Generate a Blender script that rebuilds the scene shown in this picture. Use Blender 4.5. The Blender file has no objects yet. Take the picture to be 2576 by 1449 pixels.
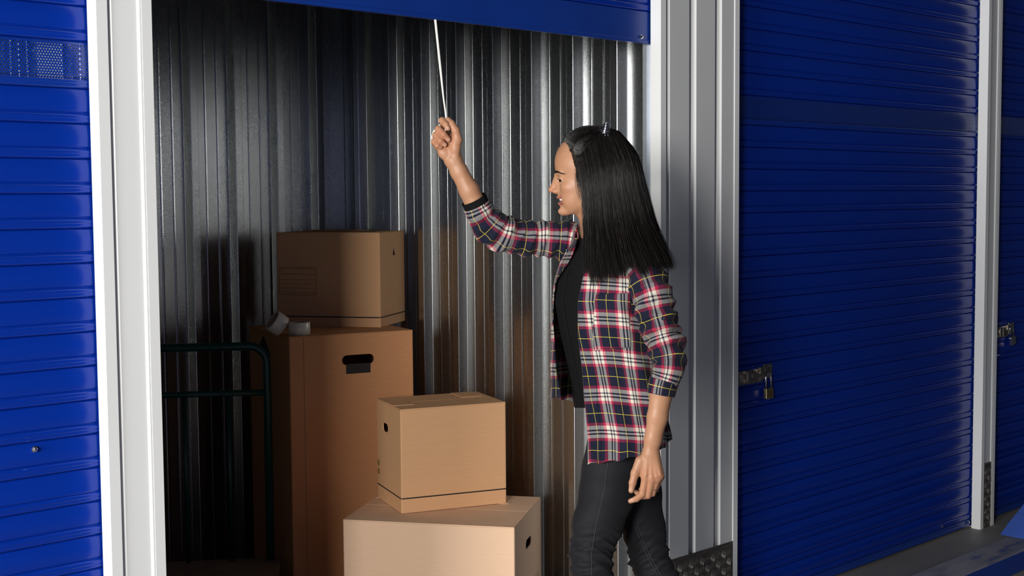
import bpy, bmesh, math, random
import numpy as np
from mathutils import Vector, Matrix, Euler

random.seed(7); rng = np.random.default_rng(7)
scene = bpy.context.scene
COL = scene.collection

# ------------------------------------------------------------------ camera
IMG_W, IMG_H = 2576, 1449
F_PX, YAW, PIT, ROLL = 3318.5, math.radians(43.8755), math.radians(3.9498), -0.0076311
CAM = np.array([0.0, -2.7396, 1.5])
_f = np.array([math.sin(YAW)*math.cos(PIT), math.cos(YAW)*math.cos(PIT), -math.sin(PIT)])
_r = np.array([math.cos(YAW), -math.sin(YAW), 0.0]); _u = np.cross(_r, _f)
CR = _r*math.cos(ROLL)+_u*math.sin(ROLL); CU = -_r*math.sin(ROLL)+_u*math.cos(ROLL); CF = _f
cam_data = bpy.data.cameras.new('camera'); cam = bpy.data.objects.new('camera', cam_data); COL.objects.link(cam)
cam_data.sensor_width = 36.0; cam_data.lens = 36.0*F_PX/IMG_W
cam_data.clip_start = 0.05; cam_data.clip_end = 200
m = Matrix((( CR[0], CU[0], -CF[0], CAM[0]), (CR[1], CU[1], -CF[1], CAM[1]), (CR[2], CU[2], -CF[2], CAM[2]), (0,0,0,1)))
cam.matrix_world = m
scene.camera = cam

# ------------------------------------------------------------------ world, lights, exposure
world = bpy.data.worlds.new('world'); scene.world = world; world.use_nodes = True
wn = world.node_tree.nodes; bg = wn.get('Background') or wn.new('ShaderNodeBackground')
bg.inputs[0].default_value = (0.75, 0.87, 1.0, 1); bg.inputs[1].default_value = 0.02
vs = scene.view_settings
vs.view_transform = 'Standard'; vs.look = 'None'; vs.gamma = 1.0; vs.use_curve_mapping = False; vs.exposure = 0.4
def area(name, loc, target, sx, sy, power, color=(1,1,1), spread=180):
    l = bpy.data.lights.new(name, 'AREA'); l.shape = 'RECTANGLE'; l.size = sx; l.size_y = sy
    l.energy = power; l.color = color; l.spread = math.radians(spread)
    o = bpy.data.objects.new(name, l); COL.objects.link(o); o.location = loc
    o.rotation_euler = (Vector(target)-Vector(loc)).to_track_quat('-Z', 'Y').to_euler()
    return o
# daylight from the open left end of the aisle
area('daylight_opening', (-5.2, -1.75, 1.7), (3.0, -0.7, 1.3), 1.8, 2.6, 330, (1.0, 0.99, 0.97))
# photographer's softbox, left of and behind the camera
area('softbox', (-2.84, -3.2, 2.05), (2.4, 0.0, 1.1), .9, 1.3, 200, (1.0, 0.975, 0.94))

# ------------------------------------------------------------------ helpers
def unit(v): v = np.asarray(v, float); return v/np.linalg.norm(v)
def new_obj(name, data, parent=None):
    o = bpy.data.objects.new(name, data); COL.objects.link(o)
    if parent is not None: o.parent = parent
    return o
def mesh_obj(name, verts, faces, mat, parent=None, smooth=False, uvs=None, loc=None):
    me = bpy.data.meshes.new(name)
    me.from_pydata([tuple(map(float, v)) for v in verts], [], [tuple(int(i) for i in f) for f in faces])
    me.validate(); me.update()
    if uvs is not None:
        uvl = me.uv_layers.new(name='UVMap'); li = np.empty(len(me.loops), dtype=np.int32)
        me.loops.foreach_get('vertex_index', li)
        uvl.data.foreach_set('uv', np.asarray(uvs, dtype=np.float32)[li].ravel())
    if smooth: me.polygons.foreach_set('use_smooth', [True]*len(me.polygons))
    if mat: me.materials.append(mat)
    o = new_obj(name, me, parent)
    if loc is not None: o.location = loc
    return o
class MB:
    """collects geometry; build() links it as one mesh object"""
    def __init__(s): s.v = []; s.f = []
    def add(s, v, f):
        n = len(s.v); s.v += [tuple(map(float, p)) for p in v]; s.f += [tuple(i+n for i in q) for q in f]; return s
    def box(s, x0, x1, y0, y1, z0, z1):
        return s.add([(x0,y0,z0),(x1,y0,z0),(x1,y1,z0),(x0,y1,z0),(x0,y0,z1),(x1,y0,z1),(x1,y1,z1),(x0,y1,z1)],
                     [(0,3,2,1),(4,5,6,7),(0,1,5,4),(1,2,6,5),(2,3,7,6),(3,0,4,7)])
    def tube(s, pts, rad, n=10, cap=True):
        pts = [np.asarray(p, float) for p in pts]; k = len(pts)
        rads = rad if hasattr(rad, '__len__') else [rad]*k
        t0 = unit(pts[1]-pts[0]); a = np.array([0,0,1.0]) if abs(t0[2]) < .9 else np.array([1.0,0,0])
        nrm = unit(np.cross(t0, a)); V = []
        for i in range(k):
            t = unit(pts[min(i+1,k-1)]-pts[max(i-1,0)])
            nrm = unit(nrm-t*np.dot(nrm,t)); b = np.cross(t, nrm)
            for j in range(n):
                an = 2*math.pi*j/n; V.append(pts[i]+rads[i]*(math.cos(an)*nrm+math.sin(an)*b))
        Fc = [(i*n+j, i*n+(j+1)%n, (i+1)*n+(j+1)%n, (i+1)*n+j) for i in range(k-1) for j in range(n)]
        if cap: Fc += [tuple(range(n))[::-1], tuple((k-1)*n+j for j in range(n))]
        return s.add(V, Fc)
    def lathe(s, prof, n=28, M=None):
        V = []; k = len(prof)
        for i in range(n):
            a = 2*math.pi*i/n
            for r, z in prof: V.append((r*math.cos(a), r*math.sin(a), z))
        if M is not None: V = [tuple(M @ Vector(p)) for p in V]
        return s.add(V, [(i*k+j, ((i+1)%n)*k+j, ((i+1)%n)*k+(j+1)%k, i*k+(j+1)%k) for i in range(n) for j in range(k)])
    def build(s, name, mat, parent=None, smooth=False, bevel=0, loc=None, auto=None):
        o = mesh_obj(name, s.v, s.f, mat, parent, smooth, loc=loc)
        if bevel:
            bm = bmesh.new(); bm.from_mesh(o.data)
            bmesh.ops.bevel(bm, geom=[e for e in bm.edges if e.calc_face_angle(0) > .5], offset=bevel, segments=2, affect='EDGES', profile=.6)
            bm.to_mesh(o.data); bm.free()
        return o
def empty(name, loc=(0,0,0), rz=0, parent=None):
    o = new_obj(name, None, parent); o.location = loc; o.rotation_euler = (0,0,rz); o.empty_display_size = .1
    return o
def tag(o, label, cat, group=None):
    o['label'] = label; o['category'] = cat
    if group: o['group'] = group
    return o
def struct(o): o['kind'] = 'structure'; return o

# ------------------------------------------------------------------ materials
class NT:
    def __init__(s, name):
        s.m = bpy.data.materials.new(name); s.m.use_nodes = True; s.t = s.m.node_tree
        s.b = s.t.nodes['Principled BSDF']
    def n(s, typ, **kw):
        d = s.t.nodes.new(typ)
        for k, v in kw.items(): setattr(d, k, v)
        return d
    def l(s, a, b): s.t.links.new(a, b)
    def math(s, op, a, b=None, c=None):
        d = s.n('ShaderNodeMath', operation=op)
        for i, x in enumerate((a, b, c)):
            if x is None: continue
            if isinstance(x, (int, float)): d.inputs[i].default_value = x
            else: s.l(x, d.inputs[i])
        return d.outputs[0]
    def mix(s, fac, a, b, mode='MIX'):
        d = s.n('ShaderNodeMix', data_type='RGBA', blend_type=mode)
        for sock, x in ((d.inputs[0], fac), (d.inputs[6], a), (d.inputs[7], b)):
            if isinstance(x, (int, float)): sock.default_value = x
            elif isinstance(x, tuple): sock.default_value = (*x[:3], 1)
            else: s.l(x, sock)
        return d.outputs[2]
    def noise(s, scale, detail=3, coord='Object', stretch=None, rough=.5):
        tc = s.n('ShaderNodeTexCoord'); n = s.n('ShaderNodeTexNoise')
        n.inputs['Scale'].default_value = scale; n.inputs['Detail'].default_value = detail; n.inputs['Roughness'].default_value = rough
        src = tc.outputs[coord]
        if stretch:
            mp = s.n('ShaderNodeMapping'); mp.inputs['Scale'].default_value = stretch; s.l(src, mp.inputs[0]); src = mp.outputs[0]
        s.l(src, n.inputs['Vector']); return n.outputs[0]
    def ramp(s, fac, stops):
        r = s.n('ShaderNodeValToRGB'); e = r.color_ramp.elements
        while len(e) < len(stops): e.new(.5)
        for i, (p, c) in enumerate(stops): e[i].position = p; e[i].color = (*c[:3], 1) if isinstance(c, tuple) else (c, c, c, 1)
        s.l(fac, r.inputs[0]); return r.outputs[0]
    def bump(s, h, strength=.2, dist=.001):
        b = s.n('ShaderNodeBump'); b.inputs['Strength'].default_value = strength; b.inputs['Distance'].default_value = dist
        s.l(h, b.inputs['Height']); s.l(b.outputs[0], s.b.inputs['Normal']); return b
    def set(s, **kw):
        for k, v in kw.items():
            k = k.replace('_', ' ')
            i = s.b.inputs[k]
            if hasattr(v, 'is_linked') or hasattr(v, 'node'): s.l(v, i)
            elif isinstance(v, tuple): i.default_value = (*v, 1) if len(v) == 3 and k != 'Subsurface Radius' else v
            else: i.default_value = v
        return s
def simple(name, col, rough=.5, metal=0.0, var=.08, vscale=30, bump=0.0, bscale=200, **kw):
    t = NT(name); nz = t.noise(vscale, 4)
    dark = tuple(c*(1-var) for c in col); lite = tuple(min(1, c*(1+var)) for c in col)
    t.set(Base_Color=t.ramp(nz, [(.3, dark), (.7, lite)]), Roughness=rough, Metallic=metal, **kw)
    if bump: t.bump(t.noise(bscale, 4), bump, .0015)
    return t.m
M_WHITE = simple('white_trim_paint', (.80,.81,.80), .38, var=.015, vscale=3)
M_GREYPAINT = simple('grey_cladding_paint', (.62,.63,.63), .45, var=.02, vscale=4)
M_BLUE = simple('blue_door_paint', (.0012,.026,.29), .22, var=.05, vscale=2, Specular_IOR_Level=.35)
M_BLUE_EDGE = simple('blue_bar_paint', (.005,.035,.25), .35, var=.06, vscale=6)
M_DARK = simple('black_rubber', (.01,.01,.012), .6)
M_CHROME = simple('bright_steel', (.75,.75,.76), .16, 1.0, var=.03)
M_DULLSTEEL = simple('dull_plated_steel', (.42,.38,.34), .38, 1.0, var=.2, vscale=60)
M_BRASS = simple('brushed_brass', (.62,.50,.26), .28, 1.0, var=.08, vscale=80)
M_GREEN = simple('dark_green_enamel', (.004,.055,.042), .3, var=.05)
M_ROPE = simple('white_rope', (.82,.80,.74), .8, var=.12, vscale=500, bump=.5, bscale=900)
M_INK = simple('black_print', (.018,.014,.012), .75)
M_TAPE = simple('clear_packing_tape', (.74,.68,.56), .26, var=.04, vscale=40)
M_CORE = simple('cardboard_core', (.46,.36,.24), .8)
M_TRACK = simple('aluminium_guide', (.50,.53,.57), .32, .6, var=.05)
def mk_galv():
    t = NT('galvanised_steel')
    tc = t.n('ShaderNodeTexCoord'); vo = t.n('ShaderNodeTexVoronoi'); vo.inputs['Scale'].default_value = 170; t.l(tc.outputs['Object'], vo.inputs['Vector'])
    nz = t.noise(5, 4, stretch=(1,1,.25)); fine = t.noise(420, 2)
    c = t.ramp(vo.outputs['Color'], [(0,(.47,.49,.50)),(1,(.58,.59,.59))])
    c = t.mix(t.math('MULTIPLY', nz, .35), c, (.40,.40,.38))
    r = t.math('ADD', t.math('MULTIPLY', nz, .10), t.math('MULTIPLY', fine, .05))
    t.set(Base_Color=c, Metallic=1.0, Roughness=t.math('ADD', r, .20))
    t.bump(fine, .025, .0006); return t.m
M_GALV = mk_galv()
def mk_card(name, col, dark=.82):
    t = NT(name)
    flute = t.noise(3, 3, stretch=(6,6,110)); sp = t.noise(260, 3); big = t.noise(2.2, 3)
    base = t.ramp(flute, [(.3, tuple(c*dark for c in col)), (.7, col)])
    base = t.mix(t.math('MULTIPLY', sp, .18), base, tuple(c*.75 for c in col))
    base = t.mix(t.math('MULTIPLY', big, .25), base, tuple(min(1, c*1.12) for c in col))
    t.set(Base_Color=base, Roughness=.78, Specular_IOR_Level=.25)
    t.bump(flute, .12, .001); return t.m
M_CARD = mk_card('brown_cardboard', (.80,.455,.235), .92)
M_CARD_LIGHT = mk_card('pale_cardboard', (.84,.57,.385), .93)
M_CARD_RED = mk_card('reddish_cardboard', (.64,.30,.135), .9)
M_CARD_EDGE = simple('cardboard_edge', (.34,.21,.12), .85)
def mk_concrete():
    t = NT('concrete_floor'); a = t.noise(1.6, 6); b = t.noise(60, 4); c = t.noise(9, 5)
    col = t.ramp(a, [(.3,(.17,.16,.15)),(.7,(.27,.255,.235))]); col = t.mix(t.math('MULTIPLY', b, .4), col, (.14,.13,.12))
    t.set(Base_Color=col, Roughness=t.math('ADD', t.math('MULTIPLY', c, .3), .45)); t.bump(b, .15, .002); return t.m
M_CONC = mk_concrete()
def mk_perf():
    t = NT('perforated_blue_paint'); tc = t.n('ShaderNodeTexCoord'); sx = t.n('ShaderNodeSeparateXYZ'); t.l(tc.outputs['Object'], sx.inputs[0])
    P = .0066
    u = t.math('DIVIDE', sx.outputs[0], P); v = t.math('DIVIDE', sx.outputs[2], P*.866)
    row = t.math('FLOOR', v); off = t.math('MULTIPLY', t.math('FLOORED_MODULO', row, 2.0), .5)
    fu = t.math('SUBTRACT', t.math('FRACT', t.math('ADD', u, off)), .5); fv = t.math('SUBTRACT', t.math('FRACT', v), .5)
    d = t.math('SQRT', t.math('ADD', t.math('POWER', fu, 2.0), t.math('POWER', t.math('MULTIPLY', fv, .866), 2.0)))
    inside = t.math('LESS_THAN', d, .27)
    band = t.math('MULTIPLY', t.math('GREATER_THAN', sx.outputs[2], .0200), t.math('LESS_THAN', sx.outputs[2], .0990))
    t.set(Base_Color=(.003,.030,.27), Roughness=.22, Alpha=t.math('SUBTRACT', 1.0, t.math('MULTIPLY', inside, band)))
    return t.m
M_PERF = mk_perf()
def mk_tread():
    t = NT('tread_plate_metal'); a = t.noise(14, 5, stretch=(1,1,6)); b = t.noise(220, 3)
    t.set(Base_Color=t.ramp(a, [(.3,(.10,.09,.08)),(.7,(.20,.185,.165))]), Metallic=.6, Roughness=t.math('ADD', t.math('MULTIPLY', b, .25), .32)); t.bump(b, .2, .001); return t.m
M_TREAD = mk_tread()
def mk_worn():
    t = NT('worn_blue_paint'); a = t.noise(7, 6, stretch=(.5,1.6,1), rough=.65)
    t.set(Base_Color=t.ramp(a, [(.36,(.012,.04,.18)),(.45,(.16,.165,.20)),(.62,(.24,.24,.27))]), Roughness=.5); return t.m
M_WORN = mk_worn()

# ------------------------------------------------------------------ setting
floor = mesh_obj('floor', [(-6,-6,0),(12,-6,0),(12,3,0),(-6,3,0)], [(0,1,2,3)], M_CONC); struct(floor)
ZTOP = 2.62
X0, X1 = 1.51, 3.303          # open unit
YD = 0.05                      # door curtain plane
WALL_X, BACK_Y, LEFT_X = 3.325, 1.775, 1.49

def rib_profile(L, pitch=.195, start=.06):
    """liner sheet: flat pans with raised ribs and two small stiffener creases in every pan; list of (along, out)"""
    P = [(0,0)]; s = start
    while s < L-.06:
        P += [(s,0),(s+.0016,.0005),(s+.0030,.002),(s+.0130,.0335),(s+.0142,.0352),(s+.0158,.0360),(s+.0440,.0360),(s+.0456,.0352),(s+.0468,.0335),(s+.0568,.002),(s+.0582,.0005),(s+.0600,0)]
        a = s+.060+.040
        for c in (a, a+.052):
            if c+.008 < min(L-.01, s+pitch): P += [(c,0),(c+.004,.0010),(c+.006,.0010),(c+.010,0)]
        s += pitch
    P.append((L,0)); return P
def clad(name, origin, du, dn, L, z0, z1, pitch, start, mat, sheet=1.0):
    """wall of vertical metal sheets; each sheet is a part"""
    root = struct(empty(name, (0,0,0)))
    prof = rib_profile(L, pitch, start); o = np.array(origin); du = np.array(du); dn = np.array(dn)
    cuts = [0]; k = start-.03
    cuts = [0.0]+[start+pitch*5*i-.035 for i in range(1, 10) if start+pitch*5*i-.035 < L-.1]+[L]
    for a, b in zip(cuts[:-1], cuts[1:]):
        pts = [p for p in prof if a-.006 <= p[0] <= b+.012]
        if pts[0][0] > a: pts = [(a,0)]+pts
        lift = .0012*(cuts.index(a) % 2)
        V = []
        for s_, q in pts:
            p = o+du*s_+dn*(q+lift)
            V += [(p[0],p[1],z0),(p[0],p[1],z1)]
        Fc = [(2*i,2*i+2,2*i+3,2*i+1) for i in range(len(pts)-1)]
        mesh_obj('metal_sheet', V, Fc, mat, root)
    return root
clad('wall_right', (WALL_X, .075, 0), (0,1,0), (-1,0,0), BACK_Y-.075, 0, ZTOP, .2, .085, M_GALV)
clad('wall_back', (WALL_X, BACK_Y, 0), (-1,0,0), (0,-1,0), WALL_X-LEFT_X, 0, ZTOP, .195, .075, M_GALV)
clad('wall_left', (LEFT_X, .075, 0), (0,1,0), (1,0,0), BACK_Y-.075, 0, ZTOP, .2, .085, M_GALV)
ceil = MB().box(LEFT_X, WALL_X, .12, BACK_Y, ZTOP, ZTOP+.03).build('ceiling', M_GALV); struct(ceil)
# neighbouring units behind the closed doors, and their roof
nb = MB().box(-3,1.47,1.79,1.80,0,ZTOP).box(3.36,9,1.79,1.80,0,ZTOP).build('wall_back_neighbours', M_GALV); struct(nb)
cn = MB().box(-3,1.485,.05,1.80,ZTOP,ZTOP+.03).box(3.335,9,.05,1.80,ZTOP,ZTOP+.03).build('ceiling_neighbours', M_GALV); struct(cn)
# opposite side of the aisle: another row of shut blue doors
op = struct(empty('wall_opposite'))
for k in range(7):
    x = -6+2.3*k
    MB().box(x,x+.4,-6.30,-6.20,0,3.3).build('opposite_pillar', M_GREYPAINT, op)
    MB().box(x+.4,x+2.3,-6.28,-6.26,0,3.3).build('opposite_door', M_BLUE_EDGE, op)
# header over the doors
hd = MB().box(-3, 9, 0.0, .045, 2.5, 3.3).build('wall_front', M_GREYPAINT); struct(hd)

def bent(name, pts, z0, z1, mat, parent, thick=.0016):
    """vertical folded sheet from a plan polyline"""
    V = []; n = len(pts)
    for x, y in pts: V += [(x,y,z0),(x,y,z1)]
    o = mesh_obj(name, V, [(2*i,2*i+2,2*i+3,2*i+1) for i in range(n-1)], mat, parent)
    md = o.modifiers.new('s', 'SOLIDIFY'); md.thickness = thick; md.offset = -1
    bv = o.modifiers.new('b', 'BEVEL'); bv.width = .0022; bv.segments = 3; bv.limit_method = 'ANGLE'
    return o
def jamb(root, xr, xl):
    """white U-trim on both sides of a pillar: reveal facing the door at the pillar's left, flange, return"""
    # left side (right jamb of the door to its left): reveal xr
    a = bent('jamb_trim', [(xr,.043),(xr,0),(xr+.027,0),(xr+.027,.012)], 0, 2.5, M_WHITE, root)
    b = bent('jamb_trim', [(xl-.026,.012),(xl-.026,0),(xl,0),(xl,.043)], 0, 2.5, M_WHITE, root)
    return a, b
t1 = struct(empty('trim_1'))
jamb(t1, 1.375, 1.51)
bent('pillar_panel', [(1.400,.014),(1.4045,.014),(1.4145,.0055),(1.475,.0055),(1.4795,.0005),(1.486,.0005)], 0, 2.5, M_WHITE, t1)
c1 = struct(empty('wall_front'))
jamb(c1, 3.303, 3.722)
pr = [(3.326,.020),(3.334,.020)]
for s0 in (3.334, 3.4715, 3.609):
    pr += [(s0+.006,.020),(s0+.018,.003),(s0+.118 if s0 < 3.6 else 3.697,.003)]
    if s0 < 3.6: pr += [(s0+.124,.020)]
bent('corrugated_panel', pr, 0, 2.5, M_GREYPAINT, c1)
t2 = struct(empty('trim_2'))
jamb(t2, 5.526, 5.654)
bent('pillar_panel', [(5.551,.014),(5.556,.014),(5.566,.0055),(5.615,.0055),(5.620,.0005),(5.630,.0005)], 0, 2.5, M_GREYPAINT, t2)
# aluminium guide channels just behind each jamb
for nm, xs in (('trim_3', (3.303, 1)), ('trim_4', (1.51,-1)), ('trim_5', (5.526,1)), ('trim_6', (3.722,-1)), ('trim_7', (1.375, 1)), ('trim_8', (5.654,-1))):
    x, sg = xs
    g = MB().box(min(x-.0*sg,x+.022*sg), max(x,x+.022*sg), .0645, .0705, 0, 2.5).box(min(x+.020*sg,x+.024*sg), max(x+.020*sg,x+.024*sg), .044, .0705, 0, 2.5)
    g.box(min(x,x+.003*sg), max(x,x+.003*sg), .0706, .0760, 0, 2.5)
    struct(g.build(nm, M_TRACK))
# tread-plate kick panels
def kick(name, x0, x1, y=-.002):
    root = struct(empty(name))
    MB().box(x0, x1, y-.003, y, .0, .295).build('tread_plate', M_TREAD, root)
    mb = MB(); p = .030
    for i in range(-1, int((x1-x0)/p)+2):
        for j in range(-1, int(.295/p)+2):
            cx, cz = x0+.012+i*p, .018+j*p
            tilt = 62 if (i+j) % 2 == 0 else 118
            for q in range(5):
                o = (q-2)*.0056; ca, sa = math.cos(math.radians(tilt)), math.sin(math.radians(tilt))
                L = .0140*(1-.12*abs(q-2)/2)
                c = (cx+o*sa, cz-o*ca)
                a = (c[0]-L*ca, c[1]-L*sa); b = (c[0]+L*ca, c[1]+L*sa)
                if min(a[0],b[0]) < x0+.003 or max(a[0],b[0]) > x1-.003 or min(a[1],b[1]) < .005 or max(a[1],b[1]) > .291: continue
                px, pz = -sa*.0016, ca*.0016; Y = y-.003
                mb.add([(a[0],Y,a[1]),(c[0]+px,Y,c[1]+pz),(b[0],Y,b[1]),(c[0]-px,Y,c[1]-pz),(c[0],Y-.0016,c[1]),(c[0]*.5+a[0]*.5,Y-.0012,c[1]*.5+a[1]*.5),(c[0]*.5+b[0]*.5,Y-.0012,c[1]*.5+b[1]*.5)],
                       [(0,3,5),(0,5,1),(5,3,4),(5,4,1),(4,3,6),(4,6,1),(6,3,2),(6,2,1)])
    t = mb.build('tread_bars', simple('worn_tread_bar', (.20,.185,.165), .42, .7, var=.3, vscale=90), root); t['kind'] = 'stuff'
    return root
kick('baseboard_front', 3.331, 3.694, .0026)
kick('baseboard_pillar', 5.554, 5.626, .0040)

# ------------------------------------------------------------------ roller doors
PITCH, ZP = .0775, 1.7465
def slat_mesh(name, w, h, mat, perf=False, plain=False):
    """profile, top to bottom: flat face, step, rolled bead; front is -Y"""
    bead = .0245; f = h-bead
    pr = [(h,.0065),(h-.0012,.0022),(h-.003,.0),(bead+.004,.0),(bead+.0018,.0012),(bead+.0006,.0062)]
    if plain: pr = [(h,.0065),(h-.0012,.0022),(h-.003,.0),(bead+.004,.0),(bead,-.0006)]
    pr += [(bead-.0008,.0058),(bead-.003,.001),(bead-.007,-.0022),(bead-.0118,-.0028),(bead-.0126,-.0012),(bead-.0140,-.0010),(.0060,-.0022),(.0026,.0006),(.0008,.0045),(.0,.0072)]
    V = []; 
    for z, y in pr: V += [(0,y,z),(w,y,z)]
    n = len(pr)
    Fc = [(2*i,2*i+2,2*i+3,2*i+1) for i in range(n-1)]
    me = bpy.data.meshes.new(name); me.from_pydata(V, [], Fc); me.materials.append(mat)
    me.polygons.foreach_set('use_smooth', [True]*len(me.polygons)); me.update()
    return me
def roller_door(name, x0, x1, zbot, zmax, zoff=0.0, perf=True, lock=True):
    root = struct(empty(name, (0,0,0)))
    w = x1-x0
    std = slat_mesh('slat', w, PITCH, M_BLUE); pf = slat_mesh('perforated_slat', w, .104, M_PERF); pl = slat_mesh('lock_slat', w, PITCH, M_BLUE, plain=True)
    z = ZP+zoff
    if perf:
        o = new_obj('perforated_slat', pf, root); o.location = (x0, YD, z); o['label'] = 'perforated ventilation slat'
        up = z+.104
    else: up = z
    k = 0
    zz = z-PITCH
    while zz > zbot+.02:
        o = new_obj('slat', pl if (lock and k == 11) else std, root); o.location = (x0, YD, zz); zz -= PITCH; k += 1
    b = zz+PITCH
    # bottom bar closes what is left down to zbot
    if perf: bottom_bar(root, x0, x1, zbot, b)
    zz = up
    while zz < zmax:
        o = new_obj('slat', std, root); o.location = (x0, YD, zz); zz += PITCH
    return root
def bottom_bar(root, x0, x1, z0, z1):
    pr = [(z1,.0065),(z1-.0012,.0022),(z1-.003,.0),(z0+.012,0.0),(z0+.010,-.002),(z0,-.002),(z0,.012),(z1,.012)]
    V = []
    for z, y in pr: V += [(x0,YD+y,z),(x1,YD+y,z)]
    n = len(pr); return mesh_obj('bottom_bar', V, [(2*i,2*i+2,2*i+3,2*i+1) for i in range(n-1)], M_BLUE_EDGE, root)
d1 = roller_door('door_1', -.45, 1.392, .012, 2.45)
d2 = roller_door('door_2', 3.705, 5.543, .012, 2.45)
d5 = roller_door('door_5', -2.45, -.57, .012, 2.45)
t9 = struct(empty('trim_9')); jamb(t9, -.585, -.45); bent('pillar_panel', [(-.56,.014),(-.55,.0055),(-.485,.0055),(-.474,.0005)], 0, 2.5, M_WHITE, t9)
we = MB().box(-3.2,-2.43,0.0,.045,0,2.5).box(7.44,9,0,.045,0,2.5).build('wall_light_block', M_GREYPAINT); struct(we)  # plain ends out of view, added to stop light leaking behind the doors
d3 = roller_door('door_3', 5.637, 7.45, .012, 2.45)
# the open door: only its lower end hangs below the header
d4 = struct(empty('door_4'))
bottom_bar(d4, 1.493, 3.320, 1.989, 2.092)
std = slat_mesh('slat', 1.827, PITCH, M_BLUE)
for k in range(6):
    o = new_obj('slat', std, d4); o.location = (1.493, YD, 2.092+PITCH*k)
def hexbolt(x, z, parent, y=YD):
    mb = MB(); M = Matrix.Translation((x,y,z)) @ Matrix.Rotation(math.radians(90), 4, 'X')
    mb.lathe([(.0001,0),(.0075,0),(.0075,.0025),(.0055,.003),(.0055,.007),(.003,.009),(.0001,.0095)], 6, M)
    return mb.build('bolt', M_CHROME, parent)
hexbolt(3.263, 2.008, d4); hexbolt(1.56, 2.008, d4)
hexbolt(1.225, .957, d1, YD-.002); hexbolt(5.50, .03, d2, YD-.003); hexbolt(5.26, .055, d2, YD-.001)
# white strips added for the bright reflections seen through the left vent holes
for xs in (1.12, 1.275): MB().box(xs, xs+.055, YD+.03, YD+.032, .1, 2.4).build('reflection_strip', M_WHITE, d1)

# hasps and padlocks
def hasp(root, x, z):
    h = empty('hasp', (x, YD-.003, z), 0, root)
    MB().box(-.095,.055,-.003,0,-.028,.022).box(.058,.112,-.003,0,-.018,.034).build('hasp_plate', M_DULLSTEEL, h, bevel=.0008)
    MB().box(-.07,.03,-.012,-.003,-.006,.010).box(-.050,-.030,-.016,-.003,-.022,.020).box(-.022,-.004,-.016,-.003,-.024,.018).box(.022,.040,-.016,-.003,.006,.028).box(.052,.068,-.014,-.003,.010,.028).build('slide_bolt', M_DULLSTEEL, h, bevel=.001)
    mb = MB()
    for bx, bz in ((-.088,-.010),(-.06,-.020),(.10,.026),(.10,-.010)): mb.lathe([(.0001,0),(.0045,0),(.0035,.003),(.0001,.0035)], 10, Matrix.Translation((bx,-.003,bz)) @ Matrix.Rotation(math.radians(90),4,'X'))
    mb.build('rivet_heads', M_CHROME, h)
    return h
hasp(d2, 3.875, .855); hasp(d3, 5.80, .868)
def padlock(x, z, label, body, tilt=0.0, sc=1.0):
    r = empty('padlock', (x, YD-.018, z)); r.rotation_euler = (0, tilt, 0); r.scale = (sc,sc,sc)
    mb = MB(); mb.box(-.021,.021,-.008,.008,-.038,0); mb.build('lock_body', body, r, bevel=.003)
    pts = [(-.0155,0,-.006)]+[(-.0155*math.cos(a), 0, .038+.0155*math.sin(a)) for a in np.linspace(0, math.pi, 13)]+[(.0155,0,-.006)]
    MB().tube(pts, .0037, 10).build('shackle', M_CHROME, r, smooth=True)
    MB().lathe([(.0001,0),(.006,0),(.006,.001),(.0001,.0012)], 16, Matrix.Translation((0,0,-.0381)) @ Matrix.Rotation(math.pi,4,'X')).build('keyway_plug', M_DULLSTEEL, r)
    tag(r, label, 'padlock', None); return r
padlock(3.947, .803, 'brass padlock with tall chrome shackle on the blue door right of the woman', M_BRASS, 0, 1.0)
padlock(5.868, .838, 'silver padlock hanging crooked on the far right door beyond the white post', M_CHROME, -.22, 1.0)

# ------------------------------------------------------------------ blue kerb rail and guard at the right
kr = empty('kerb_rail', (3.7,-.35,0))
MB().box(0,3.6,-.075,.065,.0,.085).build('rail_beam', M_WORN, kr, bevel=.006)
MB().box(0,3.6,-.0765,-.075,.004,.080).build('rail_face', M_BLUE_EDGE, kr)
tag(kr, 'low worn blue painted kerb rail along the floor at the lower right', 'kerb')
gd = empty('pillar_guard', (5.19,-.30,.086))
gm = MB(); gm.add([(0,-.11,0),(.62,-.11,0),(.62,-.11,.26),(.10,-.11,.045),(0,.05,0),(.62,.05,0),(.62,.05,.26),(.10,.05,.045)],
                  [(0,1,2,3),(4,7,6,5),(0,3,7,4),(3,2,6,7),(1,5,6,2),(0,4,5,1)]); gm.build('sloped_guard', simple('bright_blue_paint', (.045,.11,.46), .45, var=.1, vscale=9), gd, bevel=.004)
MB().lathe([(.0001,0),(.020,0),(.020,.034),(.017,.038),(.0001,.038)], 20, Matrix.Translation((.17,.075,-.02))).build('stud', simple('bright_blue_stud', (.02,.07,.38), .4), gd, smooth=False)
tag(gd, 'bright blue sloped steel guard at the right edge beside the kerb rail', 'guard')
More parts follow.
